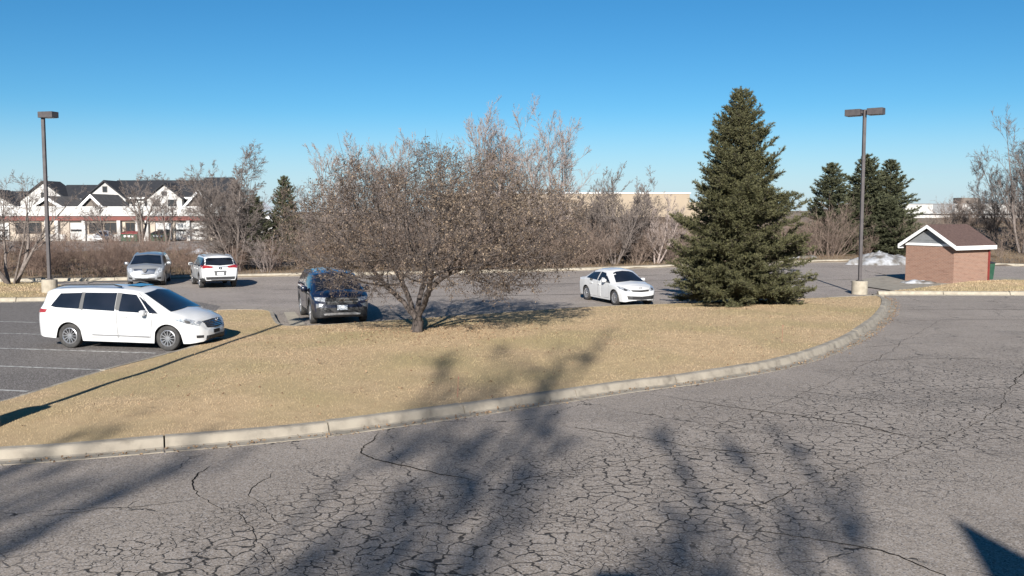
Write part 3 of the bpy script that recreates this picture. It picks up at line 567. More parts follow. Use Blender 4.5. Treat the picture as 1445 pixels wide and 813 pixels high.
def bare_tree(seed, h, stems=1, spread=0.35, r0=0.12, levels=((9, 0.25, 0.95, 0.6, 0.45), (8, 0.2, 1.0, 0.6, 0.42), (7, 0.15, 1.0, 0.6, 0.4)), wig=0.06, trop=0.03, trunk=0.25, minr=0.0025, base=0.12):
    """bare branching tree: returns (trunk segments, crown segments)"""
    r = np.random.default_rng(seed); a = r.uniform(0, 2 * PI, stems); sp_ = np.abs(r.normal(spread, spread * 0.35, stems)) if stems > 1 else np.array([0.04])
    S = np.stack([np.cos(a) * base * (stems > 1), np.sin(a) * base * (stems > 1), np.full(stems, -0.15)], 1); D = np.stack([np.cos(a) * np.sin(sp_), np.sin(a) * np.sin(sp_), np.cos(sp_)], 1)
    L = h * r.uniform(0.75, 1.0, stems) if stems > 1 else np.array([h * 0.95]); P, Rr = grow(r, S, D, L, np.full(stems, r0) * (r.uniform(0.6, 1.1, stems)), 12, wig * 0.7, trop, 0.12)
    tr = [segs_of(P, Rr)]; cr_ = []
    for k, (per, t0, ang, lf, rf) in enumerate(levels):
        S, D, L, R_ = spawn(r, P, Rr, L, per, t0 if k else max(t0, trunk), 1.0, ang, 0.2, lf, rf); R_ = np.maximum(R_, minr)
        P, Rr = grow(r, S, D, L, R_, (7, 5, 4, 3)[min(k, 3)], wig * (1 + 0.5 * k), trop, 0.3); Rr = np.maximum(Rr, minr * 0.7); cr_.append(segs_of(P, Rr))
    return cat_segs(tr), cat_segs(cr_)
def place_bare(name, label, loc, args, bark='bark_grey', cat='tree', group=None, twig=None, leaves=0, leafmat='dead_leaf', rz=0):
    t = thing(name, label, cat, loc, rz, group); tr, cr_ = bare_tree(**args); link('trunk', tube_mesh('trunk', tr), bark, t, True); c = link('crown', tube_mesh('crown', cr_), twig or bark, t)
    if leaves: link('leaves', leaf_cards(np.random.default_rng(args['seed'] + 5), cr_[1], leaves, 0.05, 0.09), leafmat, t)
    return t
def leaf_cards(r, pts, n, lo, hi, jit=0.04, patch=None):
    """curled dead leaves: two triangles folded along the midrib"""
    c = pts[r.integers(0, len(pts), n)] + r.normal(0, jit, (n, 3)); a = nrm(r.normal(0, 1, (n, 3)) + np.array([0, 0, -0.5])); b = nrm(np.cross(a, r.normal(0, 1, (n, 3)))); s = r.uniform(lo, hi, n)[:, None]; nn = np.cross(a, b)
    V = np.stack([c, c + a * s * 0.5 + b * s * 0.28 + nn * s * 0.15, c + a * s, c + a * s * 0.5 - b * s * 0.28 + nn * s * 0.15], 1).reshape(-1, 3); i = np.arange(n)[:, None] * 4
    F = np.concatenate([i + np.array([[0, 1, 2]]), i + np.array([[0, 2, 3]])], 1).reshape(-1, 3)
    tt = np.clip(r.beta(0.9, 2.2, n) + (0 if patch is None else patch(c)), 0, 1)
    return np_mesh('leaves', V, F, np.repeat(tt, 4))

# --- the crab apple on the lawn, grown towards points filling its umbrella-shaped crown
def colonize(r, A, nodes, parents, step, infl, kill, iters=140, sag=0.0):
    X = [np.array(p, float) for p in nodes]; par = list(parents); A = A.copy()
    dist = np.full(len(A), 1e9); near = np.zeros(len(A), int)
    def upd(k0):
        nonlocal dist, near
        Y = np.array(X[k0:]);
        if not len(Y) or not len(A): return
        dd = np.linalg.norm(A[:, None] - Y[None], axis=2); j = dd.argmin(1); m_ = dd[np.arange(len(A)), j]; q = m_ < dist; dist[q] = m_[q]; near[q] = j[q] + k0
    upd(0); seen = set()
    for it in range(iters):
        q = dist < infl
        if not q.any(): break
        ids = np.unique(near[q]); k0 = len(X)
        for i in ids:
            s = q & (near == i); d = nrm(A[s] - X[i]).sum(0) + r.normal(0, 0.25, 3); d[2] -= sag; n_ = np.linalg.norm(d)
            if n_ < 1e-6: continue
            p = X[i] + d / n_ * step; key = (i, tuple(np.round(p, 1)))
            if key in seen: continue
            seen.add(key); X.append(p); par.append(int(i))
        if len(X) == k0: break
        upd(k0); keep = dist > kill; A = A[keep]; dist = dist[keep]; near = near[keep]
    return np.array(X), np.array(par)
r = np.random.default_rng(21)
n_at = 5600; Q = r.uniform(-1, 1, (n_at * 5, 3)); q = (Q ** 2).sum(1)
Q = Q[(q < 1) & (q > 0.06)]; Q = Q * np.array([4.75, 3.7, 2.75]) + np.array([0.5, 0, 3.15])
rad = np.hypot((Q[:, 0] - 0.5) * 0.95, Q[:, 1])
lowz = np.interp(rad, [0, 1.0, 2.2, 3.2, 4.4], [1.75, 1.6, 1.25, 1.1, 1.3]) + 0.25 * np.sin(Q[:, 0] * 2.1) + np.where(Q[:, 0] < -2.9, 0.75, np.where((Q[:, 0] < -1.6) & (Q[:, 1] < 0.5), -0.3, 0))
hiz = 2.85 + 2.1 * np.sqrt(np.clip(1 - (rad / 4.75) ** 2.6, 0, 1)) + 0.2 * np.sin(Q[:, 0] * 3.1 + 1) + 0.22 * np.cos(Q[:, 1] * 2.7) + 0.75 * np.exp(-((Q[:, 0] - 0.9) / 0.6) ** 2) + 0.35 * np.exp(-((Q[:, 0] - 2.3) / 0.4) ** 2) + 0.25 * np.exp(-((Q[:, 0] + 1.6) / 0.5) ** 2)
gap = np.sin(Q[:, 0] * 2.3 + 1.1 * Q[:, 2]) * np.cos(Q[:, 1] * 2.0 - 0.6) * np.sin(Q[:, 2] * 2.9 + 0.9 * Q[:, 0])
Q = Q[(Q[:, 2] > lowz) & (Q[:, 2] < hiz) & (gap > -0.42)][:n_at]
roots, pars = [], []
stem_dirs = [(-0.25, -0.1, 1), (0.42, 0.1, 0.95), (0.12, 0.42, 1), (-0.5, 0.32, 0.85), (0.25, -0.5, 0.8)]
for k in range(5): roots.append((0.02 * k, 0, -0.1 + 0.13 * k)); pars.append(k - 1)
for d in stem_dirs:
    p0 = np.array((0.03 * d[0], 0.03 * d[1], 0.36)); last = 3
    for k in range(8):
        p0 = p0 + nrm(np.array(d) + r.normal(0, 0.14, 3) + np.array([d[0], d[1], 0]) * 0.09 * k) * 0.17; roots.append(tuple(p0)); pars.append(last); last = len(roots) - 1
X_, par = colonize(r, Q, roots, pars, 0.16, 1.5, 0.22, 150, sag=0.12)
n_ = len(X_); kids = np.zeros(n_, int); rad2 = np.zeros(n_)
for i in range(n_):
    if par[i] >= 0: kids[par[i]] += 1
EXP = 2.35; r_tip = 0.0042
for i in range(n_ - 1, -1, -1):
    rad2[i] = max(rad2[i], 0) + (r_tip ** EXP if kids[i] == 0 else 0)
    if par[i] >= 0: rad2[par[i]] += rad2[i]
rr = rad2 ** (1 / EXP); rr = np.where(rr > 0.012, rr * np.interp(rr, [0.012, 0.025, 0.08], [1.3, 1.9, 1.4]), rr); rr = np.minimum(rr, 0.115); rr[:4] = np.array([0.21, 0.175, 0.165, 0.16])
ok = par >= 0; P1 = X_[ok]; P0 = X_[par[ok]]; R1 = rr[ok]; R0 = np.minimum(rr[par[ok]], rr[ok] * 1.5); R0[:3] = rr[:3]
crab_big = R1 > 0.013
tip = np.where((rr < 0.013))[0]; tip = tip[par[tip] >= 0]; cl = np.sin(X_[tip, 0] * 3.3 + 0.5) * np.sin(X_[tip, 2] * 3.9 + X_[tip, 1] * 2.7) + 0.35 * np.sin(X_[tip, 1] * 5.1); tip = tip[r.random(len(tip)) < np.clip(0.85 + 0.5 * cl - 0.25 * (X_[tip, 2] > 4.3), 0.15, 1)]; td = nrm(X_[tip] - X_[par[tip]])
per = 3; S = np.repeat(X_[tip], per, 0); D = nrm(np.repeat(td, per, 0) + r.normal(0, 0.75, (len(S), 3)) + np.array([0, 0, 0.12])); L = r.uniform(0.12, 0.42, len(S))
TP, TR = grow(r, S, D, L, np.full(len(S), 0.0042), 3, 0.22, 0.02, 0.55); tw1 = segs_of(TP, TR)
S2, D2, L2, R2 = spawn(r, TP, TR, L, 2, 0.2, 1.0, 0.8, 0.3, 0.6, 0.9); TP2, TR2 = grow(r, S2, D2, L2, np.maximum(R2, 0.0032), 2, 0.2, 0.0, 0.6); tw2 = segs_of(TP2, TR2)
# upright water shoots on top
up = tip[(X_[tip, 2] > 4.3)]; up = up[r.random(len(up)) < 0.22]; S3 = X_[up]; TP3, TR3 = grow(r, S3, np.tile([0, 0, 1.0], (len(S3), 1)) + r.normal(0, 0.14, S3.shape), r.uniform(0.3, 0.95, len(S3)), np.full(len(S3), 0.006), 5, 0.05, 0.04, 0.5); tw3 = segs_of(TP3, TR3)
t = thing('crab_apple_tree', 'wide multi-stemmed crab apple tree with withered brown leaves on the lawn', 'tree', (-2.87, 28.2, 0.27))
link('trunk', tube_mesh('trunk', (P0[crab_big], P1[crab_big], R0[crab_big], R1[crab_big])), 'bark_dark', t, True)
link('crown', tube_mesh('crown', cat_segs([(P0[~crab_big], P1[~crab_big], R0[~crab_big], R1[~crab_big]), tw1, tw2, tw3])), 'crab_twig', t)
lpts = np.vstack([tw1[1], tw2[1], tw2[1]]); hp = 0.5 + 0.5 * np.sin(lpts[:, 0] * 1.9 + 0.8) * np.cos(lpts[:, 2] * 2.3 + lpts[:, 1] * 1.4) + 0.3 * (lpts[:, 0] > 0.8) + 0.25 * (lpts[:, 2] > 3.6); lpts = lpts[r.random(len(lpts)) < np.clip(hp * 1.2 - 0.15, 0.03, 1)]
link('leaves', leaf_cards(r, lpts, 46000, 0.03, 0.075, 0.03, patch=lambda c: 0.16 * ((c[:, 0] > 0.6) & (c[:, 2] > 2.4)) + 0.08 * (c[:, 1] < -1)), 'crab_leaf', t)  # sunlit look put into leaf colour: tint raised at upper right and near side
print('crab nodes', n_, 'twigs', len(tw1[0]), len(tw2[0]))

# --- spruces
def spruce_mesh(seed, h, rad, whorl=0.24, per=7, tw=0.1, pt=0.06, blade=(0.05, 0.09), bw=0.016, low=0.25, power=0.9, droop=0.12):
    r = np.random.default_rng(seed); zs, az = [], []
    z = low
    while z < h - 0.25:
        k = max(3, int(per * (0.6 + 0.6 * (1 - z / h)))); a0 = r.uniform(0, 2 * PI)
        for i in range(k): zs.append(z + r.normal(0, whorl * 0.35)); az.append(a0 + 2 * PI * i / k + r.normal(0, 0.25))
        z += whorl * r.uniform(0.7, 1.3) * (0.55 + 0.6 * (1 - z / h))
    zs = np.clip(np.array(zs), 0.12, h - 0.15); az = np.array(az); f = 1 - zs / h
    lob = 1 + 0.13 * np.sin(az * 3 + seed) + 0.1 * np.sin(az * 2 + zs * 1.3)
    L = rad * (f ** power) * np.clip(r.normal(0.95, 0.15, len(zs)), 0.5, 1.18) * np.clip(lob, 0.82, 1.12) + 0.1; L *= np.where(zs < 0.7, 0.9, 1.0)
    L = np.minimum(L, rad * 0.96); n = 10; D = np.stack([np.cos(az), np.sin(az), 0.85 - 0.8 * f + r.normal(0, 0.15, len(az))], 1); S = np.stack([np.zeros_like(az), np.zeros_like(az), zs], 1)
    P = [S]; d = nrm(D)
    for i in range(n):
        d = nrm(d + np.stack([np.zeros(len(az)), np.zeros(len(az)), np.full(len(az), -droop * 0.5 + droop * 1.6 * (i / n))], 1) + r.normal(0, 0.04, d.shape)); P.append(P[-1] + d * (L / n)[:, None])
    P = np.stack(P, 1); P[:, :, 2] = np.maximum(P[:, :, 2], 0.08); BR = np.outer(0.006 + L * 0.008, np.linspace(1, 0.3, n + 1))
    trunk = (np.array([[0, 0, -0.2]] + [[0, 0, h * k / 12] for k in range(12)]), np.array([[0, 0, h * k / 12] for k in range(12)] + [[0, 0, h]]))
    # side twigs
    cnt = np.maximum(4, (L / tw).astype(int)) * 2; idx = np.repeat(np.arange(len(L)), cnt); m_ = len(idx); t = 0.12 + 0.88 * r.random(m_) ** 0.8; ff = t * n; i = np.minimum(ff.astype(int), n - 1); u = (ff - i)[:, None]
    S2 = P[idx, i] * (1 - u) + P[idx, i + 1] * u; d2 = nrm(P[idx, i + 1] - P[idx, i]); side = nrm(np.cross(d2, np.array([0, 0, 1.0]))) * np.where(r.random(m_) < 0.5, 1, -1)[:, None]
    D2 = nrm(d2 * 0.75 + side * r.uniform(0.35, 1.0, (m_, 1)) + np.array([0, 0, 0.06]) + r.normal(0, 0.22, (m_, 3))); L2 = np.clip(L[idx] * 0.36 * (1.08 - t) + 0.1, 0.1, 0.75) * r.uniform(0.6, 1.25, m_)
    TP, TR = grow(r, S2, D2, L2, np.full(m_, 0.004), 3, 0.12, 0.03, 0.6)
    tips = np.concatenate([TP[:, -1], P[:, -1]])
    k = np.maximum(2, (L2 / pt).astype(int)); id3 = np.repeat(np.arange(m_), k); t3 = r.random(len(id3)) ** 0.85; f3 = t3 * 3; i3 = np.minimum(f3.astype(int), 2); u3 = (f3 - i3)[:, None]
    C3 = TP[id3, i3] * (1 - u3) + TP[id3, i3 + 1] * u3; d3 = nrm(TP[id3, i3 + 1] - TP[id3, i3])
    q3 = r.random(len(idx)) < 0; bi = np.repeat(np.arange(len(L)), np.maximum(6, (L / 0.05).astype(int))); tb = r.random(len(bi)); fb = tb * n; ib = np.minimum(fb.astype(int), n - 1); ub = (fb - ib)[:, None]
    Cb = P[bi, ib] * (1 - ub) + P[bi, ib + 1] * ub; db = nrm(P[bi, ib + 1] - P[bi, ib])
    tz = h - r.random(90) ** 1.5 * h * 0.18; Ct = np.stack([r.normal(0, 0.02, 90), r.normal(0, 0.02, 90), tz], 1); dt = np.tile([0, 0, 1.0], (90, 1))
    C3 = np.vstack([C3, Cb, Ct]); d3 = np.vstack([d3, db, dt]); rep = 3; C3 = np.repeat(C3, rep, 0); d3 = np.repeat(d3, rep, 0); N = len(C3)
    dr = nrm(d3 + r.normal(0, 0.55, (N, 3))); s = r.uniform(*blade, N)[:, None]; b = nrm(np.cross(dr, r.normal(0, 1, (N, 3)))) * bw * 0.5
    V = np.stack([C3 - b, C3 + b, C3 + dr * s], 1).reshape(-1, 3)
    out_ = np.hypot(C3[:, 0], C3[:, 1]) / (rad * np.clip(1 - C3[:, 2] / h, 0.05, 1) ** power + 0.1)
    br_t = np.repeat(r.uniform(0, 0.35, N // rep), rep); tt = np.clip(r.beta(1.6, 3.2, N) * 0.75 + br_t * 0.5, 0, 1)
    tr_segs = (trunk[0], trunk[1], np.linspace(0.02 * h + 0.03, 0.02, 13), np.linspace(0.02 * h + 0.02, 0.008, 13))
    bsegs = cat_segs([segs_of(P, BR), segs_of(TP, TR)])
    return tube_mesh('trunk', tr_segs), tube_mesh('branches', bsegs), np_mesh('needles', V, np.arange(3 * N).reshape(-1, 3), np.repeat(tt, 3))
def spruce(name, label, loc, meshes, needle, scale=(1, 1, 1), rz=0, group=None, own=False):
    t = thing(name, label, 'tree', loc, rz, group); t.scale = scale
    for nm, me, mt in zip(('trunk', 'branches', 'needles'), meshes, ('bark_dark', 'bark_dark', needle)):
        if not me.materials: me.materials.append(MAT[mt])
        o = bpy.data.objects.new(nm, me); C.objects.link(o); o.parent = t
    return t
big = spruce_mesh(8, 8.5, 3.12, whorl=0.19, per=10, tw=0.07, pt=0.045, blade=(0.06, 0.12), bw=0.024, power=0.77)
spruce('spruce_tree', 'tall dense green spruce on the lawn right of the white sedan', (8.95, 37.6, 0.2), big, 'spruce_needle')
f1 = spruce_mesh(11, 8.4, 3.1, whorl=0.32, per=9, tw=0.13, pt=0.09, blade=(0.12, 0.22), bw=0.06, power=0.72)
f2 = spruce_mesh(14, 8.0, 2.8, whorl=0.34, per=8, tw=0.13, pt=0.09, blade=(0.12, 0.22), bw=0.06, power=0.68)
g_ = None
for lab, loc, me, s_, rz in (('dark spruce, leftmost of the three beyond the snow pile', (26.8, 80, 0.3), f2, (1.15, 1.15, 0.94), 0.3), ('tallest dark spruce behind the double-headed lamp post', (29.9, 80.5, 0.4), f1, (1.15, 1.15, 0.97), 1.2),
        ('slender dark spruce nearest the white industrial building', (32.3, 81.5, 0.4), f2, (1.2, 1.2, 0.97), 2.4), ('short bushy spruce crowding the foot of the slender one', (31.2, 78.5, 0.3), f1, (0.75, 0.75, 0.55), 4.0),
        ('pointed dark spruce right of the big bare tree clump', (-18.6, 78, 0.1), f2, (0.72, 0.72, 0.82), 0.9), ('low broad dark spruce tangled in the big bare tree clump', (-20.6, 76, 0.1), f1, (0.85, 0.85, 0.6), 2.2)):
    spruce('spruce_tree', lab, loc, me, 'spruce_far', s_, rz)

# --- bare trees
place_bare('bare_tree', 'many-stemmed bare tree at the left edge beside the lamp post', (-25.5, 48.3, 0.2), dict(seed=31, h=6.4, stems=6, spread=0.42, r0=0.11, wig=0.1, trop=0.02, trunk=0.3, minr=0.0075, levels=((10, 0.25, 0.75, 0.48, 0.5), (9, 0.2, 0.8, 0.5, 0.5), (7, 0.2, 0.8, 0.5, 0.6)), base=0.14), 'bark_grey')
place_bare('bare_tree', 'broad twiggy bare tree clump right of the white crossover', (-16.9, 58.5, 0.1), dict(seed=33, h=7.2, stems=8, spread=0.26, r0=0.085, wig=0.08, trop=0.01, trunk=0.15, minr=0.0095, levels=((16, 0.12, 0.6, 0.4, 0.5), (12, 0.15, 0.75, 0.5, 0.5), (9, 0.2, 0.7, 0.5, 0.6)), base=0.14), 'bark_grey')
tall = dict(wig=0.05, trop=0.06, trunk=0.15, minr=0.0095, levels=((15, 0.15, 0.5, 0.42, 0.45), (10, 0.15, 0.55, 0.45, 0.5), (7, 0.2, 0.6, 0.5, 0.6)))
for lab, loc, kw in (('tall pale bare tree with fine upright twigs directly behind the crab apple top', (-2.0, 64.5, 0.1), dict(seed=41, h=10.2, stems=5, spread=0.17, r0=0.1)), ('tall pale bare tree with spreading limbs between the crab apple and the tan warehouse', (2.8, 65.5, 0.1), dict(seed=42, h=9.9, stems=5, spread=0.24, r0=0.1)),
        ('lower spreading bare tree in front of the tan warehouse wall', (7.2, 66.5, 0.1), dict(seed=43, h=6.4, stems=6, spread=0.4, r0=0.07)), ('pale bare tree behind the left shoulder of the crab apple', (-11.8, 64, 0.1), dict(seed=44, h=8.0, stems=6, spread=0.26, r0=0.09)),
        ('grey bare tree showing above the crab apple between the pale ones', (-7.6, 66, 0.1), dict(seed=45, h=8.3, stems=4, spread=0.22, r0=0.09)), ('leaning pale bare tree low in front of the warehouse', (10.2, 67.5, 0.1), dict(seed=46, h=4.8, stems=3, spread=0.55, r0=0.08)),
        ('tall wispy grey bare tree at the right edge', (40.8, 76, 0.5), dict(seed=47, h=11.0, stems=5, spread=0.3, r0=0.12)), ('thin bare tree rising left of the right-edge one', (42.2, 83, 1.0), dict(seed=48, h=7.0, stems=4, spread=0.35, r0=0.07)), ('pale bare tree half hidden behind the big spruce', (20.6, 84, 0.3), dict(seed=49, h=7.5, stems=5, spread=0.3, r0=0.08))):
    a = dict(tall); a.update(kw); place_bare('bare_tree', lab, loc, a, 'bark_pale' if 'pale' in lab else 'bark_grey')
full = dict(wig=0.07, trop=0.02, trunk=0.15, minr=0.0095, levels=((15, 0.15, 0.6, 0.45, 0.45), (11, 0.15, 0.65, 0.5, 0.5), (8, 0.2, 0.7, 0.5, 0.6)))
for lab, loc, kw in (('dense grey-brown bare tree forming the left half of the clump by the white crossover', (-18.9, 61.5, 0.1), dict(seed=101, h=6.0, stems=6, spread=0.2, r0=0.08)),
        ('bare tree directly left behind the crab apple crown', (-9.6, 68, 0.1), dict(seed=103, h=7.6, stems=6, spread=0.27, r0=0.08)), ('bare tree hidden low behind the middle of the crab apple', (-5.0, 69, 0.1), dict(seed=104, h=7.6, stems=6, spread=0.3, r0=0.08)),
        ('tall pale bare tree just right of the one behind the crab apple top', (0.2, 67, 0.1), dict(seed=105, h=9.6, stems=6, spread=0.2, r0=0.09)), ('spreading bare tree at the left end of the tan warehouse', (4.8, 69, 0.1), dict(seed=106, h=5.6, stems=6, spread=0.34, r0=0.08)),
        ('rounded bare tree in front of the middle of the tan warehouse', (9.2, 71, 0.1), dict(seed=107, h=6.0, stems=7, spread=0.38, r0=0.06)), ('broad grey bare tree filling the right edge of the view', (42.8, 79, 0.5), dict(seed=108, h=10.4, stems=6, spread=0.34, r0=0.1)),
        ('bare tree at the left edge behind the many-stemmed one', (-32.0, 58, 0.1), dict(seed=109, h=5.0, stems=6, spread=0.3, r0=0.07)), ('low bare tree in front of the white industrial building', (45.5, 95, 1.6), dict(seed=110, h=3.6, stems=6, spread=0.4, r0=0.06))):
    a = dict(full); a.update(kw); place_bare('bare_tree', lab, loc, a, 'bark_pale' if 'pale' in lab else 'bark_grey')
mall_kw = dict(wig=0.09, trop=0.02, trunk=0.35, minr=0.016, levels=((9, 0.35, 0.65, 0.48, 0.5), (8, 0.2, 0.7, 0.5, 0.55), (6, 0.2, 0.7, 0.5, 0.7)))
for lab, loc, kw in (('bare multi-stemmed tree in the middle of the shopping strip front', (-43.8, 112, 0.0), dict(seed=51, h=7.2, stems=5, spread=0.33, r0=0.16)), ('bare tree beside the small white car at the strip', (-48.0, 113, 0), dict(seed=52, h=5.6, stems=3, spread=0.4, r0=0.13)), ('thin bare tree in front of the strip beside the green container', (-39.2, 108, 0), dict(seed=53, h=6.4, stems=3, spread=0.3, r0=0.11))):
    a = dict(mall_kw); a.update(kw); place_bare('bare_tree', lab, loc, a, 'bark_grey')
for lab, loc, kw in (('distant bare tree above the townhouse roof left of the lamp post', (-118, 205, 0), dict(seed=54, h=13, stems=3, spread=0.3, r0=0.2)), ('distant bare tree crown above the long dark roof', (-84, 212, 0), dict(seed=55, h=13.2, stems=4, spread=0.35, r0=0.2)), ('distant bare tree crown over the right half of the long roof', (-75, 216, 0), dict(seed=56, h=12.6, stems=4, spread=0.3, r0=0.2))):
    a = dict(mall_kw); a.update(kw); a['minr'] = 0.03; place_bare('bare_tree', lab, loc, a, 'bark_grey')

# --- brush: individual shrubs in front, the thicket behind them as one mass
def shrub_segs(seed, h, stems=16, spread=0.45, twig=(9, 7), minr=0.004, arch=-0.02):
    r = np.random.default_rng(seed); a = r.uniform(0, 2 * PI, stems); sp_ = np.abs(r.normal(spread, spread * 0.5, stems)); b = r.uniform(0, 0.35, stems)
    S = np.stack([np.cos(a) * b, np.sin(a) * b, np.full(stems, -0.1)], 1); D = np.stack([np.cos(a) * np.sin(sp_), np.sin(a) * np.sin(sp_), np.cos(sp_)], 1); L = h * r.uniform(0.6, 1.1, stems)
    P, Rr = grow(r, S, D, L, np.full(stems, 0.0115) * r.uniform(0.6, 1.4, stems), 8, 0.07, arch, 0.3); out = [segs_of(P, Rr)]
    S, D, L, R_ = spawn(r, P, Rr, L, twig[0], 0.2, 1.0, 0.55, 0.2, 0.45, 0.6); P, Rr = grow(r, S, D, L, np.maximum(R_, minr), 4, 0.1, 0.02, 0.5); out.append(segs_of(P, Rr))
    S, D, L, R_ = spawn(r, P, Rr, L, twig[1], 0.15, 1.0, 0.6, 0.2, 0.5, 0.7); P, Rr = grow(r, S, D, L, np.maximum(R_, minr), 1, 0.1, 0.02, 0.7); out.append(segs_of(P, Rr)); return cat_segs(out)
def seg_inst(s, x, y, z, sc_, rz):
    c, s_ = math.cos(rz), math.sin(rz); Rm = np.array([[c, s_, 0], [-s_, c, 0], [0, 0, 1]]) * sc_; o = np.array([x, y, z]); return (s[0] @ Rm + o, s[1] @ Rm + o, s[2] * sc_, s[3] * sc_)
protos = [shrub_segs(60 + k, 2.6, 14 + 3 * (k % 3), (0.35, 0.5, 0.25)[k % 3], (7, 5), 0.0055) for k in range(6)]
def thicket(name, label, region, n, smin, smax, mat, seed):
    r = np.random.default_rng(seed); P = np.array(region); lo, hi = P.min(0), P.max(0); q = r.uniform(lo, hi, (n * 6, 2)); q = q[inside(q, region)][:n]; z = ground_z(q[:, 0], q[:, 1]); ss = []
    for k in range(len(q)): ss.append(seg_inst(protos[r.integers(6)], q[k, 0], q[k, 1], z[k], r.uniform(smin, smax), r.uniform(0, 6.28)))
    return tag(link(name, tube_mesh(name, cat_segs(ss)), mat), label, 'brush', kind='stuff')
thicket('brush_thicket', 'dense bare brown brush thicket behind the far kerb and the sedan', [(-14, 60), (-4, 60.8), (4, 63), (11, 67), (19, 72), (20, 82), (8, 78), (-4, 74), (-14, 70)], 150, 0.85, 1.5, 'brush_twig', 71)
thicket('brush_thicket', 'low reddish brush strip behind the silver and white parked cars', [(-44, 53.5), (-23.5, 53.5), (-17, 56.5), (-14, 58.5), (-14, 66), (-30, 66), (-44, 62)], 75, 0.55, 1.0, 'brush_red', 72)
thicket('brush_thicket', 'pale brown brush beyond the snow pile on the right', [(15, 71.5), (24, 75), (30, 75), (36, 73), (58, 70), (60, 100), (30, 96), (15, 88)], 85, 0.55, 1.25, 'brush_twig', 73)
def shrub(name, label, loc, seed, sc_, mat, h=2.6, leaves=0, **kw):
    s = shrub_segs(seed, h, **kw); t = thing(name, label, 'shrub', loc); t.scale = (sc_,) * 3
    link('stems', tube_mesh('stems', s), mat, t)
    if leaves: link('leaves', leaf_cards(np.random.default_rng(seed), s[1], leaves, 0.05, 0.09), 'dead_leaf', t)
shrub('shrub', 'rounded russet bare shrub right of the single-headed lamp post', (-23.0, 53.6, 0.1), 81, 0.9, 'brush_red', stems=26, spread=0.6)
shrub('shrub', 'twiggy brown shrub directly left of the silver car', (-21.2, 55.2, 0.1), 82, 0.75, 'brush_red', stems=22, spread=0.55)
shrub('shrub', 'upright bare shrub with pale stems right of the white crossover', (-14.8, 57.5, 0.1), 83, 0.95, 'bark_pale', stems=16, spread=0.35)
shrub('shrub', 'golden-leaved shrub at the left foot of the crab apple crown', (-11.2, 59.8, 0.1), 84, 1.2, 'brush_twig', stems=20, spread=0.45, leaves=1500)
shrub('shrub', 'golden-leaved shrub just left of the white crossover-side tree clump', (-9.0, 60.2, 0.1), 85, 1.1, 'brush_twig', stems=20, spread=0.5, leaves=900)
shrub('shrub', 'dome of fine pinkish twigs left of the double-headed lamp post', (25.6, 76.5, 0.1), 86, 1.65, 'brush_twig', stems=34, spread=0.4, twig=(9, 7))
shrub('shrub', 'dark reddish shrub beside the pinkish dome of twigs', (22.6, 76.0, 0.1), 87, 1.35, 'brush_red', stems=26, spread=0.45)
shrub('shrub', 'bare shrub in front of the white industrial building', (41.6, 90, 1.0), 88, 1.0, 'bark_grey', stems=20, spread=0.5)

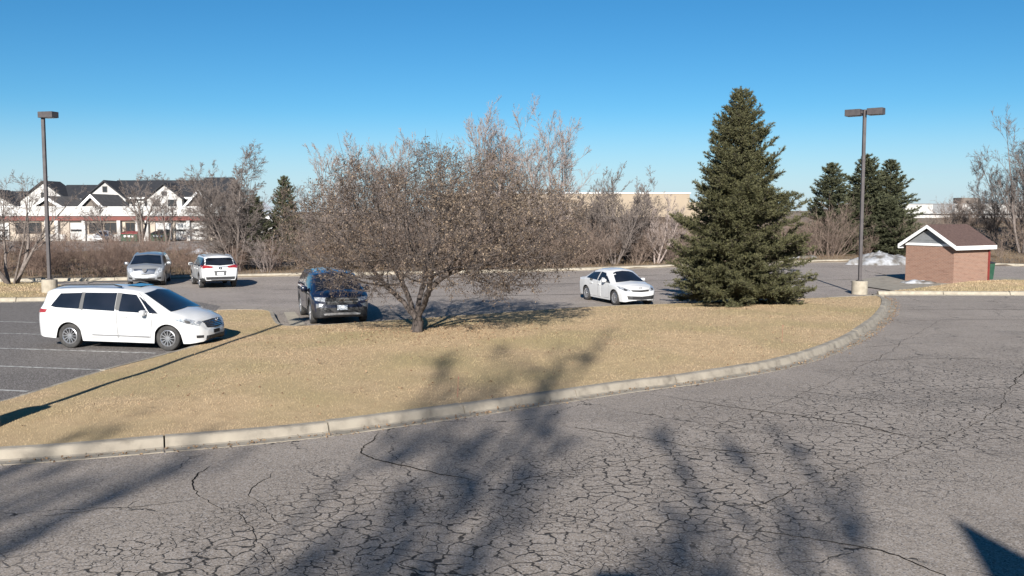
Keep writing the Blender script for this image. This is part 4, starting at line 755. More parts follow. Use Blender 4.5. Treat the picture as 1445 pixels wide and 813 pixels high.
# ------------------------------------------------------------------ vehicles
class Car:
    """a lofted body from profile curves; lamps, glass and panels are sheets laid on that surface"""
    def __init__(s, name, label, loc, heading, spec, cat='car'):
        s.t = thing(name, label, cat, (loc[0], loc[1], 0.004), heading); s.sp = spec; s.paint = spec['paint']; s.body()
    def cv(s, key, x): p = s.sp[key]; return np.interp(x, [q[0] for q in p], [q[1] for q in p])
    def body(s):
        sp = s.sp; f, b = sp['front'], sp['rear']; fine = 0.02
        xs = np.unique(np.round(np.r_[np.arange(b, b + 0.5, fine), np.arange(b + 0.5, f - 0.5, 0.045), np.arange(f - 0.5, f + 0.001, fine), f], 4))
        zc, zr, wr, zb, W = (s.cv(k, xs) for k in ('zc', 'zr', 'wr', 'zb', 'w'))
        k = np.array([1, 2, 3, 2, 1.0]); k /= k.sum()
        sm = lambda a: np.convolve(np.pad(a, 2, mode='edge'), k, 'valid')
        zc, zr, wr, zb, W = map(sm, (zc, zr, wr, zb, W)); zr = np.minimum(zr, zc - 0.015); zb = np.minimum(zb, zr - 0.015); wr = np.minimum(wr, W - 0.005)
        bot = s.cv('bot', xs); arch = bot.copy(); ra = sp['wheel'] / 2 + 0.055
        for ax in sp['axles']:
            q = np.abs(xs - ax) < ra; arch[q] = np.maximum(arch[q], sp['wheel'] / 2 + np.sqrt(np.maximum(0, ra ** 2 - (xs[q] - ax) ** 2)) * 0.98)
        arch = np.minimum(arch, zb - 0.05); nl, ng, nr = 9, 7, 7; rows = []
        for i in range(len(xs)):
            pts = [(0, bot[i] + 0.02), (0.52 * W[i], bot[i] + 0.02), (0.60 * W[i], arch[i])]
            for u in np.linspace(0, 1, nl):                              # flank, fullest at 60 % of its height
                z = arch[i] + (zb[i] - arch[i]) * u; zz = (z - bot[i]) / max(zb[i] - bot[i], 0.05); g = 1 - 0.055 * (1 - zz) ** 2.2 - 0.022 * max(0, zz - 0.62) ** 2 / 0.14; pts.append((W[i] * g, z))
            w0 = pts[-1][0]
            for u in np.linspace(0, 1, ng)[1:]: pts.append((w0 + (wr[i] - w0) * (u ** 1.12), zb[i] + (zr[i] - zb[i]) * (u ** 0.94)))
            for u in np.linspace(0, 1, nr)[1:]: pts.append((wr[i] * (1 - u), zr[i] + (zc[i] - zr[i]) * math.sin(u * PI / 2) ** 0.85))
            rows.append(pts)
        A = np.array(rows); n, K = A.shape[:2]; full = np.concatenate([A, A[:, -2:0:-1] * np.array([-1, 1])], 1); K2 = full.shape[1]
        V = np.concatenate([np.broadcast_to(xs[:, None, None], (n, K2, 1)), full], 2).reshape(-1, 3)
        up, lo = [], []; under = set([0, 1, 2, K2 - 3, K2 - 2, K2 - 1]); clad = sp.get('clad', 0)
        if clad: under |= set(range(3, 3 + clad)) | set(range(K2 - 3 - clad, K2 - 3))
        for i in range(n - 1):
            for j in range(K2): (lo if j in under else up).append((i * K2 + j, i * K2 + (j + 1) % K2, (i + 1) * K2 + (j + 1) % K2, (i + 1) * K2 + j))
        caps = [tuple(range(K2)), tuple(range((n - 1) * K2, n * K2))[::-1]]
        tri = lambda fs: [t3 for f in fs for t3 in ((f[0], f[1], f[2]), (f[0], f[2], f[3]))]
        up, lo = tri(up), tri(lo)
        def mk(nm, faces, mt, smooth=True):
            me = bpy.data.meshes.new(nm); me.from_pydata(V.tolist(), [], faces); bm = bmesh.new(); bm.from_mesh(me)
            bmesh.ops.delete(bm, geom=[v for v in bm.verts if not v.link_faces], context='VERTS'); bmesh.ops.remove_doubles(bm, verts=bm.verts, dist=1e-5); bmesh.ops.recalc_face_normals(bm, faces=bm.faces); bm.to_mesh(me); bm.free(); return link(nm, me, mt, s.t, smooth)
        s.bvh = BVHTree.FromPolygons([tuple(v) for v in V], up + lo + caps)
        s.bd = mk('body', up + caps, s.paint); mk('underbody', lo, 'trim_black')
        for ax in sp['axles']:
            for sg in (1, -1): s.wheel(ax, sg)
    def patch(s, name, top, bot, mat, d=(0, -1, 0), off=0.006, parent=None, nu=10, nv=5, skirt=0.03):
        """sheet between two polylines (given across/up in the view along -d), laid on the body"""
        d = Vector(d).normalized(); h = Vector((-d.y, d.x, 0)).normalized(); up = Vector((0, 0, 1))
        def rs(pl, n): 
            pl = [np.array(p, float) for p in pl]; c = np.r_[0, np.cumsum([np.linalg.norm(b - a) for a, b in zip(pl[:-1], pl[1:])])]; u = np.linspace(0, c[-1], n + 1); return np.stack([np.interp(u, c, [p[k] for p in pl]) for k in (0, 1)], 1)
        T, B = rs(top, nu), rs(bot, nu); G = []; last = None
        for j in range(nv + 1):
            for i in range(nu + 1):
                q = T[i] + (B[i] - T[i]) * j / nv; o = h * q[0] + up * q[1] + d * 6; hit, nm, ix, ds = s.bvh.ray_cast(o, -d)
                if hit is None: hit = last if last is not None else (h * q[0] + up * q[1]); hit = Vector(hit); hit = h * q[0] + up * q[1] + d * hit.dot(d)
                else: last = hit
                G.append(hit + d * off)
        w_ = nu + 1; F = [(j * w_ + i, j * w_ + i + 1, (j + 1) * w_ + i + 1, (j + 1) * w_ + i) for j in range(nv) for i in range(nu)]
        ring = [i for i in range(w_)] + [j * w_ + nu for j in range(1, nv + 1)] + [nv * w_ + i for i in range(nu - 1, -1, -1)] + [j * w_ for j in range(nv - 1, 0, -1)]
        b0 = len(G); G += [G[i] - d * skirt for i in ring]; m_ = len(ring); F += [(ring[k], ring[(k + 1) % m_], b0 + (k + 1) % m_, b0 + k) for k in range(m_)]
        me = bpy.data.meshes.new(name); me.from_pydata([tuple(v) for v in G], [], F); bm = bmesh.new(); bm.from_mesh(me); bmesh.ops.recalc_face_normals(bm, faces=bm.faces)
        bm.faces.ensure_lookup_table()
        if bm.faces and bm.faces[0].normal.dot(d) < 0: bmesh.ops.reverse_faces(bm, faces=bm.faces)
        bm.to_mesh(me); bm.free(); return link(name, me, mat, parent or s.t, False)
    def sides(s, name, top, bot, mat, **k):
        """the same sheet on the right (-y) and the left side; coordinates are (x along the car, z)"""
        a = s.patch(name, top, bot, mat, d=(0, -1, 0), **k); m_ = lambda P: [(-p[0], p[1]) for p in P]; b = s.patch(name, m_(top), m_(bot), mat, d=(0, 1, 0), **k); return a, b
    def front(s, name, top, bot, mat, **k): return s.patch(name, top, bot, mat, d=(1, 0, 0), **k)
    def pair(s, name, top, bot, mat, back=False, **k):
        """mirrored pair wrapping the car's corners; coordinates (distance from the centre line, z)"""
        sx_ = -1 if back else 1; return [s.patch(name, [(sg * p[0], p[1]) for p in top], [(sg * p[0], p[1]) for p in bot], mat, d=(sx_, 0, 0), **k) for sg in (1, -1)]
    def wheel(s, ax, sg):
        sp = s.sp; R_ = sp['wheel'] / 2; y = sg * (max(p[1] for p in sp['w']) - 0.035); rr_ = R_ * sp.get('rimf', 0.68); w_ = 0.21
        prof = [(rr_ - 0.01, -w_), (R_ * 0.93, -w_), (R_, -w_ + 0.03), (R_, -0.035), (R_ * 0.975, -0.008), (R_ * 0.86, 0.0), (rr_ + 0.012, -0.004), (rr_, -0.02)]
        t = MB().lathe([(a, sg * z) for a, z in prof], 32, 'y').build('wheel', 'tyre', s.t, smooth=True); t.location = (ax, y, R_)
        m = MB().lathe([(rr_ + 0.004, sg * -0.012), (rr_ - 0.016, sg * 0.0), (rr_ - 0.03, sg * -0.015), (rr_ - 0.035, sg * -0.08)], 32, 'y'); ns = sp.get('spokes', 10)
        for k in range(ns):
            a = 2 * PI * k / ns; c, q = math.cos(a), math.sin(a); wd0, wd1 = 0.42 * R_ * 2.2 / ns, 0.36 * rr_ * 2.6 / ns
            P = lambda r_, o_, yy: (r_ * c - o_ * q, sg * yy, r_ * q + o_ * c)
            m.prism([P(0.05, -wd0 / 2, -0.03), P(0.05, wd0 / 2, -0.03), P(rr_ - 0.02, wd1 / 2, -0.022), P(rr_ - 0.02, -wd1 / 2, -0.022)], (0, sg * 0.022, 0))
        m.lathe([(0.0, sg * 0.0), (0.05, sg * -0.002), (0.06, sg * -0.03)], 16, 'y'); m.build('rim', 'alloy', t)
        MB().lathe([(0.0, sg * -0.085), (rr_ - 0.02, sg * -0.085)], 24, 'y').build('brake_disc', 'trim_black', t)
    def mirrors(s, x, z, y, mat=None, w_=0.24, h=0.17):
        for sg in (1, -1):
            m = MB(); p = [(x - 0.06, sg * y, z - h * 0.42), (x - 0.06, sg * (y + w_), z - h * 0.5), (x - 0.06, sg * (y + w_ * 1.05), z + h * 0.3), (x - 0.06, sg * (y + w_ * 0.8), z + h * 0.52), (x - 0.06, sg * y, z + h * 0.42)]
            m.prism(p, (0.13, 0, 0)); o = m.build('mirror', mat or s.paint, s.t, bevel=0.03, smooth=True)
            MB().box(x - 0.068, x - 0.0605, *sorted((sg * (y + 0.03), sg * (y + w_ - 0.02))), z - h * 0.35, z + h * 0.35).build('mirror_glass', 'chrome', o)
            MB().box(x - 0.03, x + 0.05, *sorted((sg * (y - 0.12), sg * (y + 0.02))), z - h * 0.45, z - h * 0.2).build('mirror_arm', 'trim_black', o)
    def badge(s, loc, rx, rz_, normal=(1, 0, 0), mat='chrome', ring=True, shape='oval'):
        d = Vector(normal).normalized(); h = Vector((-d.y, d.x, 0)).normalized(); m = MB(); u = Vector((0, 0, 1)); n = 20; c = Vector(loc)
        if shape == 'crest': pts = [c + h * (rx * a) + u * (rz_ * b) for a, b in ((-1, 0.8), (1, 0.8), (1, 0), (0.6, -0.6), (0, -1), (-0.6, -0.6), (-1, 0))]; m.prism(pts, d * 0.015)
        elif shape == 'letter':
            for a in (-0.6, 0.6): m.prism([c + h * rx * (a - 0.18) - u * rz_ * 0.8, c + h * rx * (a + 0.18) - u * rz_ * 0.8, c + h * rx * (a * 1.2 + 0.18) + u * rz_ * 0.8, c + h * rx * (a * 1.2 - 0.18) + u * rz_ * 0.8], d * 0.012)
            m.prism([c - h * rx * 0.6 - u * rz_ * 0.15, c + h * rx * 0.6 - u * rz_ * 0.15, c + h * rx * 0.6 + u * rz_ * 0.12, c - h * rx * 0.6 + u * rz_ * 0.12], d * 0.011)
        if ring and shape != 'crest':
            for k in range(n):
                a, b = 2 * PI * k / n, 2 * PI * (k + 1) / n; q = lambda t_, f: c + h * (rx * f * math.cos(t_)) + u * (rz_ * f * math.sin(t_)); m.prism([q(a, 1), q(b, 1), q(b, 0.78), q(a, 0.78)], d * 0.012)
            if shape == 'ovals':
                for k in range(n):
                    a, b = 2 * PI * k / n, 2 * PI * (k + 1) / n; q = lambda t_, f: c + h * (rx * 0.32 * f * math.cos(t_)) + u * (rz_ * 0.78 * f * math.sin(t_)); m.prism([q(a, 1), q(b, 1), q(b, 0.65), q(a, 0.65)], d * 0.013)
        return m.build('emblem', mat, s.t)
    def door(s, top, bot, hx, hz, seam='seam', hm=None):
        gr = lambda P, e, dz: [(p[0] + (e if p[0] > (P[0][0] + P[-1][0]) / 2 else -e), p[1] + dz) for p in P]
        for sg, ds in ((1, (0, -1, 0)), (-1, (0, 1, 0))):
            f = lambda P: [(sg * p[0], p[1]) for p in P]
            d_ = s.patch('door', f(top), f(bot), s.paint, d=ds, off=0.008, nu=16, nv=14)
            s.patch('door_gap', f(gr(top, 0.011, 0.006)), f(gr(bot, 0.011, -0.01)), seam, d=ds, off=0.004, nu=16, nv=14, parent=d_)
            s.patch('door_handle', f([(hx - 0.11, hz + 0.025), (hx + 0.11, hz + 0.03)]), f([(hx - 0.11, hz - 0.018), (hx + 0.11, hz - 0.013)]), hm or s.paint, d=ds, off=0.04, nu=4, nv=2, skirt=0.045, parent=d_)

# --- white minivan
van = Car('minivan', 'large white minivan parked side-on with its nose at the lawn edge', (-10.94, 27.4), R(-10.5), dict(front=2.54, rear=-2.54, wheel=0.70, axles=(1.57, -1.46), rimf=0.66, spokes=12, paint='paint_white',
    zc=[(-2.54, 0.66), (-2.525, 0.98), (-2.48, 1.12), (-2.30, 1.62), (-2.22, 1.69), (-1.9, 1.735), (-0.9, 1.765), (0.1, 1.755), (0.5, 1.715), (0.72, 1.655), (1.62, 1.145), (1.85, 1.10), (2.15, 1.015), (2.33, 0.92), (2.44, 0.80), (2.5, 0.70), (2.54, 0.58)],
    zr=[(-2.54, 0.62), (-2.5, 0.98), (-2.26, 1.58), (-2.1, 1.63), (-1.0, 1.67), (0.1, 1.66), (0.5, 1.615), (0.72, 1.555), (1.62, 1.07), (2.0, 0.97), (2.3, 0.86), (2.45, 0.70), (2.54, 0.54)],
    wr=[(-2.54, 0.55), (-2.4, 0.70), (-2.2, 0.74), (-1.0, 0.76), (0.3, 0.745), (0.72, 0.71), (1.62, 0.82), (2.0, 0.74), (2.3, 0.60), (2.54, 0.35)],
    zb=[(-2.54, 0.58), (-2.5, 0.93), (-2.42, 1.10), (-1.5, 1.12), (0.0, 1.07), (1.0, 1.03), (1.5, 0.99), (2.0, 0.90), (2.3, 0.80), (2.45, 0.64), (2.54, 0.5)],
    w=[(-2.54, 0.72), (-2.5, 0.84), (-2.38, 0.93), (-2.1, 0.975), (-1.4, 0.99), (1.2, 0.99), (1.8, 0.975), (2.15, 0.90), (2.36, 0.76), (2.48, 0.60), (2.54, 0.42)],
    bot=[(-2.54, 0.36), (-2.3, 0.30), (-1.0, 0.22), (1.6, 0.20), (2.2, 0.2), (2.46, 0.24), (2.54, 0.32)]))
van.door([(-1.02, 1.60), (0.02, 1.60)], [(-0.78, 0.33), (0.06, 0.33)], -0.14, 0.96)
van.door([(0.08, 1.60), (0.62, 1.57), (1.15, 1.07)], [(0.10, 0.33), (1.06, 0.36)], 0.27, 0.94)
for nm, tp, bt in (('side_window', [(-1.78, 1.545), (-1.1, 1.575)], [(-2.02, 1.20), (-1.9, 1.165), (-1.13, 1.135)]), ('side_window', [(-1.0, 1.58), (-0.02, 1.585)], [(-1.0, 1.13), (-0.02, 1.09)]), ('side_window', [(0.14, 1.575), (0.55, 1.54)], [(0.12, 1.085), (1.0, 1.05)]), ('quarter_window', [(0.62, 1.50), (0.70, 1.46)], [(1.05, 1.05), (1.30, 1.04)])): van.sides(nm, tp, bt, 'car_glass', off=0.02, nu=12, nv=9)
for x0, x1 in ((-1.12, -1.01), (-0.01, 0.13)): van.sides('pillar_trim', [(x0, 1.585), (x1, 1.585)], [(x0, 1.13), (x1, 1.10)], 'seam', off=0.012, nu=3, nv=9)
van.front('windshield', [(-0.64, 1.575), (0, 1.645), (0.64, 1.575)], [(-0.80, 1.09), (0, 1.15), (0.80, 1.09)], 'car_glass', nu=26, nv=16, off=0.03, skirt=0.06)
van.patch('rear_window', [(-0.62, 1.58), (0.62, 1.58)], [(-0.72, 1.2), (0.72, 1.2)], 'car_glass', d=(-1, 0, 0))
MB().poly([(-0.02, -0.38, 1.772), (0.42, -0.36, 1.742), (0.42, 0.36, 1.742), (-0.02, 0.38, 1.772)]).build('sunroof', 'car_glass', van.t)
van.sides('headlight', [(1.78, 0.905), (2.1, 0.90), (2.38, 0.80)], [(1.86, 0.85), (2.14, 0.755), (2.40, 0.695)], 'lamp_clear', off=0.008, nu=12, nv=4)
van.sides('headlight_lens', [(2.05, 0.87), (2.2, 0.83)], [(2.1, 0.79), (2.22, 0.76)], 'trim_black', off=0.012, nu=5, nv=3)
van.front('grille', [(-0.50, 0.80), (0, 0.83), (0.50, 0.80)], [(-0.42, 0.62), (0, 0.59), (0.42, 0.62)], 'trim_black', off=0.012, nu=14)
for k in range(4): van.front('grille_bar', [(-0.47, 0.785 - 0.043 * k), (0.47, 0.785 - 0.043 * k)], [(-0.47, 0.772 - 0.043 * k), (0.47, 0.772 - 0.043 * k)], 'chrome', off=0.02, nu=14, nv=1)
van.front('lower_intake', [(-0.50, 0.40), (0.50, 0.40)], [(-0.52, 0.29), (0.52, 0.29)], 'trim_black', off=0.01, nu=12)
van.pair('fog_lamp', [(0.60, 0.42), (0.76, 0.43)], [(0.60, 0.35), (0.75, 0.35)], 'trim_black', off=0.01, nu=5, nv=3)
van.front('license_plate', [(-0.16, 0.54), (0.16, 0.54)], [(-0.16, 0.44), (0.16, 0.44)], 'seam_dark', off=0.02, nu=3, nv=2)
van.badge((2.535, 0, 0.80), 0.085, 0.058, (1, 0, 0.35), shape='ovals')
van.sides('tail_lamp', [(-2.43, 1.115), (-2.14, 1.10)], [(-2.45, 1.0), (-2.20, 1.01)], 'lamp_red', off=0.012, nu=8, nv=4)
van.mirrors(0.92, 1.06, 0.96)
for sg in (1, -1):
    m = MB()
    for a, b in zip(((-1.95, 1.70), (-1.75, 1.755), (-0.2, 1.785)), ((-1.75, 1.755), (-0.2, 1.785), (0.05, 1.73))): m.prism([(a[0], sg * 0.66, a[1]), (b[0], sg * 0.66, b[1]), (b[0], sg * 0.66, b[1] + 0.035), (a[0], sg * 0.66, a[1] + 0.035)], (0, sg * 0.045, 0))
    m.build('roof_rail', 'trim_black', van.t)
van.sides('side_moulding', [(-0.75, 0.42), (1.05, 0.40)], [(-0.72, 0.385), (1.04, 0.365)], 'alloy', off=0.012, nu=14, nv=1)

# --- white sedan
sed = Car('sedan', 'small white sedan parked at the far side of the lawn left of the spruce', (4.47, 40.53), R(-68), dict(front=2.185, rear=-2.185, wheel=0.62, axles=(1.34, -1.23), rimf=0.68, spokes=9, paint='paint_white',
    zc=[(-2.185, 0.6), (-2.16, 0.92), (-2.08, 1.02), (-1.9, 1.06), (-1.6, 1.10), (-0.9, 1.38), (-0.55, 1.445), (-0.1, 1.46), (0.25, 1.435), (0.42, 1.40), (1.22, 0.97), (1.6, 0.90), (1.9, 0.80), (2.06, 0.70), (2.14, 0.58), (2.185, 0.46)],
    zr=[(-2.185, 0.56), (-2.12, 0.92), (-1.9, 0.99), (-1.6, 1.03), (-0.95, 1.29), (-0.6, 1.36), (-0.1, 1.38), (0.25, 1.355), (0.42, 1.32), (1.22, 0.91), (1.6, 0.83), (1.9, 0.72), (2.08, 0.6), (2.185, 0.42)],
    wr=[(-2.185, 0.5), (-2.0, 0.60), (-1.6, 0.63), (-0.9, 0.58), (-0.1, 0.58), (0.42, 0.56), (1.22, 0.68), (1.7, 0.60), (2.0, 0.48), (2.185, 0.3)],
    zb=[(-2.185, 0.52), (-2.1, 0.86), (-1.9, 0.95), (-1.0, 0.95), (0, 0.91), (0.9, 0.86), (1.4, 0.80), (1.8, 0.70), (2.05, 0.55), (2.185, 0.38)],
    w=[(-2.185, 0.62), (-2.1, 0.74), (-1.9, 0.82), (-1.4, 0.855), (1.2, 0.86), (1.6, 0.84), (1.9, 0.76), (2.08, 0.62), (2.185, 0.42)],
    bot=[(-2.185, 0.34), (-1.9, 0.26), (-1, 0.19), (1.4, 0.18), (2.0, 0.18), (2.185, 0.24)]))
sed.door([(-1.0, 0.99), (-0.16, 0.97)], [(-0.82, 0.27), (-0.12, 0.26)], -0.68, 0.80); sed.door([(-0.12, 0.97), (0.88, 0.9)], [(-0.09, 0.26), (0.84, 0.27)], 0.08, 0.78)
for nm, tp, bt in (('side_window', [(-0.98, 1.17), (-0.74, 1.25), (-0.18, 1.295)], [(-1.2, 1.0), (-0.18, 0.95)]), ('side_window', [(-0.09, 1.3), (0.26, 1.27)], [(-0.09, 0.94), (0.72, 0.90)]), ('quarter_window', [(0.34, 1.22), (0.40, 1.18)], [(0.74, 0.895), (0.96, 0.885)])): sed.sides(nm, tp, bt, 'car_glass', off=0.02, nu=12, nv=9)
sed.front('windshield', [(-0.46, 1.285), (-0.3, 1.335), (0, 1.36), (0.3, 1.335), (0.46, 1.285)], [(-0.66, 0.935), (0, 0.985), (0.66, 0.935)], 'car_glass', nu=26, nv=16, off=0.03, skirt=0.06)
sed.patch('rear_window', [(-0.5, 1.36), (0.5, 1.36)], [(-0.6, 1.12), (0.6, 1.12)], 'car_glass', d=(-1, 0, 0))
sed.pair('headlight', [(0.44, 0.67), (0.62, 0.755), (0.79, 0.80)], [(0.44, 0.60), (0.66, 0.615), (0.80, 0.70)], 'lamp_clear', nu=12, off=0.012)
sed.pair('headlight_lens', [(0.56, 0.69), (0.66, 0.72)], [(0.56, 0.635), (0.68, 0.65)], 'seam_dark', nu=5, nv=3, off=0.017)
sed.front('grille', [(-0.42, 0.665), (0, 0.655), (0.42, 0.665)], [(-0.38, 0.60), (0, 0.575), (0.38, 0.60)], 'trim_black', off=0.012, nu=14)
sed.front('lower_intake', [(-0.62, 0.44), (0, 0.40), (0.62, 0.44)], [(-0.58, 0.29), (0, 0.27), (0.58, 0.29)], 'trim_black', off=0.012, nu=14)
sed.front('license_plate', [(-0.15, 0.545), (0.15, 0.545)], [(-0.15, 0.455), (0.15, 0.455)], 'plate', off=0.02, nu=3, nv=2)
sed.badge((2.06, 0, 0.735), 0.065, 0.03, (1, 0, 0.8)); sed.mirrors(0.62, 0.97, 0.82, w_=0.2, h=0.15)
sed.pair('tail_lamp', [(0.5, 0.9), (0.81, 0.92)], [(0.52, 0.76), (0.81, 0.78)], 'lamp_red', back=True, nu=8, off=0.012)

# --- SUV profile shared by three vehicles of different make-up
def suv_spec(L, W, H, wb, fo, paint, wheel=0.74, clad=2, hood=1.06, rake=0.55, tail=0.3, spokes=5, belt=1.06):
    f, b = L / 2, -L / 2; a0 = f - fo; a1 = a0 - wb; hd = f - fo + 0.28; hw = W / 2
    return dict(front=f, rear=b, wheel=wheel, axles=(a0, a1), paint=paint, clad=clad, rimf=0.68, spokes=spokes,
        zc=[(b, 0.66), (b + 0.02, 0.98), (b + 0.08, 1.12), (b + tail, H - 0.13), (b + tail + 0.12, H - 0.05), (b + 1.2, H), (0.1, H - 0.01), (hd - 0.85 - 0.3 * rake, H - 0.06), (hd, hood + 0.07), (hd + 0.3, hood + 0.03), (f - 0.22, hood - 0.06), (f - 0.1, hood - 0.17), (f - 0.03, hood - 0.36), (f, 0.6)],
        zr=[(b, 0.62), (b + 0.04, 0.98), (b + tail + 0.06, H - 0.2), (b + tail + 0.25, H - 0.13), (0.1, H - 0.1), (hd - 0.85 - 0.3 * rake, H - 0.15), (hd, hood), (f - 0.25, hood - 0.12), (f - 0.08, hood - 0.28), (f, 0.56)],
        wr=[(b, hw * 0.62), (b + 0.15, hw * 0.72), (b + tail, hw * 0.74), (0, hw * 0.76), (hd - 1.0, hw * 0.73), (hd, hw * 0.84), (f - 0.3, hw * 0.74), (f, hw * 0.5)],
        zb=[(b, 0.56), (b + 0.05, 0.95), (b + 0.2, belt + 0.03), (0, belt), (hd, hood - 0.07), (f - 0.3, hood - 0.18), (f - 0.08, hood - 0.36), (f, 0.5)],
        w=[(b, hw * 0.78), (b + 0.05, hw * 0.88), (b + 0.2, hw * 0.95), (b + 0.6, hw), (f - 0.9, hw), (f - 0.45, hw * 0.97), (f - 0.2, hw * 0.9), (f - 0.07, hw * 0.78), (f, hw * 0.6)],
        bot=[(b, 0.42), (b + 0.4, 0.32), (-0.5, 0.26), (f - 0.6, 0.25), (f - 0.1, 0.27), (f, 0.36)])
def suv_glass(c, H, hd, belt, ra, rb, hw, hood, rake):
    top = H - 0.165; hx = hd - 0.85 - 0.3 * rake
    c.sides('side_window', [(ra + 0.35, top - 0.03), (ra + 0.85, top)], [(ra + 0.18, belt + 0.08), (ra + 0.85, belt + 0.05)], 'car_glass', off=0.014, nu=10, nv=8)
    c.sides('side_window', [(ra + 0.92, top), (ra + 1.85, top)], [(ra + 0.92, belt + 0.05), (ra + 1.85, belt + 0.04)], 'car_glass', off=0.014, nu=10, nv=8)
    c.sides('side_window', [(ra + 1.95, top), (hx - 0.05, top - 0.02)], [(ra + 1.95, belt + 0.04), (hd - 0.22, belt + 0.02)], 'car_glass', off=0.014, nu=10, nv=8)
    c.front('windshield', [(-hw * 0.66, H - 0.15), (0, H - 0.1), (hw * 0.66, H - 0.15)], [(-hw * 0.80, hood + 0.03), (0, hood + 0.10), (hw * 0.80, hood + 0.03)], 'car_glass', nu=26, nv=16, off=0.03, skirt=0.06)
    c.patch('rear_window', [(-hw * 0.66, H - 0.16), (hw * 0.66, H - 0.16)], [(-hw * 0.74, 1.19), (0, 1.15), (hw * 0.74, 1.19)], 'car_glass', d=(-1, 0, 0), nu=14, nv=6)

# dark blue SUV
ex = Car('suv', 'dark navy SUV facing the viewer at the left side of the crab apple', (-6.57, 34.39), R(-71), suv_spec(5.04, 2.0, 1.78, 2.86, 0.97, 'paint_navy', 0.78, 3, 1.12, 0.6, 0.35, 5, 1.10))
suv_glass(ex, 1.78, 2.52 - 0.97 + 0.28, 1.10, -2.52, 0, 1.0, 1.12, 0.6)
ex.door([(-1.35, 1.08), (-0.42, 1.08)], [(-1.05, 0.42), (-0.40, 0.42)], -0.9, 0.98, 'seam_dark', 'chrome'); ex.door([(-0.38, 1.08), (0.9, 1.06)], [(-0.36, 0.42), (0.85, 0.42)], 0.0, 0.97, 'seam_dark', 'chrome')
ex.pair('headlight', [(0.52, 0.955), (0.90, 0.97)], [(0.58, 0.82), (0.88, 0.86)], 'lamp_clear', nu=10, off=0.014)
ex.front('grille', [(-0.58, 0.965), (0.58, 0.965)], [(-0.50, 0.72), (0.50, 0.72)], 'trim_black', off=0.014, nu=14)
for k in range(2): ex.front('grille_bar', [(-0.56, 0.93 - 0.1 * k), (0.56, 0.93 - 0.1 * k)], [(-0.55, 0.885 - 0.1 * k), (0.55, 0.885 - 0.1 * k)], 'seam', off=0.028, nu=12, nv=1)
ex.pair('fog_lamp_surround', [(0.62, 0.74), (0.86, 0.76)], [(0.70, 0.66), (0.86, 0.60)], 'alloy', nu=6, off=0.014)
ex.front('bumper', [(-0.86, 0.62), (0.86, 0.62)], [(-0.84, 0.31), (0.84, 0.31)], 'trim_black', off=0.012, nu=16)
ex.front('skid_plate', [(-0.62, 0.42), (-0.4, 0.45), (0.4, 0.45), (0.62, 0.42)], [(-0.6, 0.37), (0.6, 0.37)], 'alloy', off=0.03, nu=12, nv=2)
ex.front('license_plate', [(-0.17, 0.70), (0.17, 0.70)], [(-0.17, 0.54), (0.17, 0.54)], 'plate', off=0.04, nu=3, nv=2, skirt=0.05)
ex.mirrors(0.98, 1.16, 0.97, w_=0.22, h=0.2); ex.badge((2.5, 0, 0.87), 0.09, 0.04)
for sg in (1, -1): MB().box(-1.8, 0.2, *sorted((sg * 0.70, sg * 0.745)), 1.665, 1.72).build('roof_rail', 'trim_black', ex.t, bevel=0.01)
# silver crossover
sx_ = Car('crossover', 'silver crossover with bright grille facing the viewer at the far kerb', (-19.45, 50.9), R(-75), suv_spec(4.83, 1.91, 1.67, 2.81, 0.95, 'paint_silver', 0.74, 0, 1.08, 0.75, 0.45, 7, 1.05))
suv_glass(sx_, 1.67, 2.415 - 0.95 + 0.28, 1.05, -2.415, 0, 0.955, 1.08, 0.75)
sx_.pair('headlight', [(0.62, 0.93), (0.86, 0.98)], [(0.54, 0.66), (0.80, 0.72)], 'lamp_clear', nu=8, off=0.014)
sx_.front('grille', [(-0.56, 0.92), (0.56, 0.92)], [(-0.44, 0.64), (0, 0.60), (0.44, 0.64)], 'seam', off=0.014, nu=12)
for k in range(4): sx_.front('grille_bar', [(-0.53 + 0.02 * k, 0.9 - 0.065 * k), (0.53 - 0.02 * k, 0.9 - 0.065 * k)], [(-0.53 + 0.02 * k, 0.868 - 0.065 * k), (0.53 - 0.02 * k, 0.868 - 0.065 * k)], 'chrome', off=0.026, nu=12, nv=1)
sx_.badge((2.46, 0, 0.83), 0.11, 0.1, shape='crest'); sx_.front('license_plate', [(-0.17, 0.58), (0.17, 0.58)], [(-0.17, 0.44), (0.17, 0.44)], 'plate', off=0.03, nu=3, nv=2)
sx_.front('lower_intake', [(-0.5, 0.44), (0.5, 0.44)], [(-0.46, 0.36), (0.46, 0.36)], 'trim_black', off=0.012, nu=12)
sx_.pair('fog_lamp', [(0.60, 0.47), (0.78, 0.49)], [(0.60, 0.37), (0.76, 0.39)], 'trim_black', nu=4, off=0.012); sx_.mirrors(0.85, 1.12, 0.93, w_=0.24, h=0.18)
sx_.door([(-1.3, 1.05), (-0.36, 1.05)], [(-1.0, 0.36), (-0.34, 0.36)], -0.9, 0.94); sx_.door([(-0.33, 1.05), (0.88, 1.04)], [(-0.31, 0.36), (0.85, 0.36)], 0.0, 0.93)
for sg in (1, -1): MB().box(-1.6, 0.2, *sorted((sg * 0.66, sg * 0.70)), 1.565, 1.62).build('roof_rail', 'chrome', sx_.t, bevel=0.01)
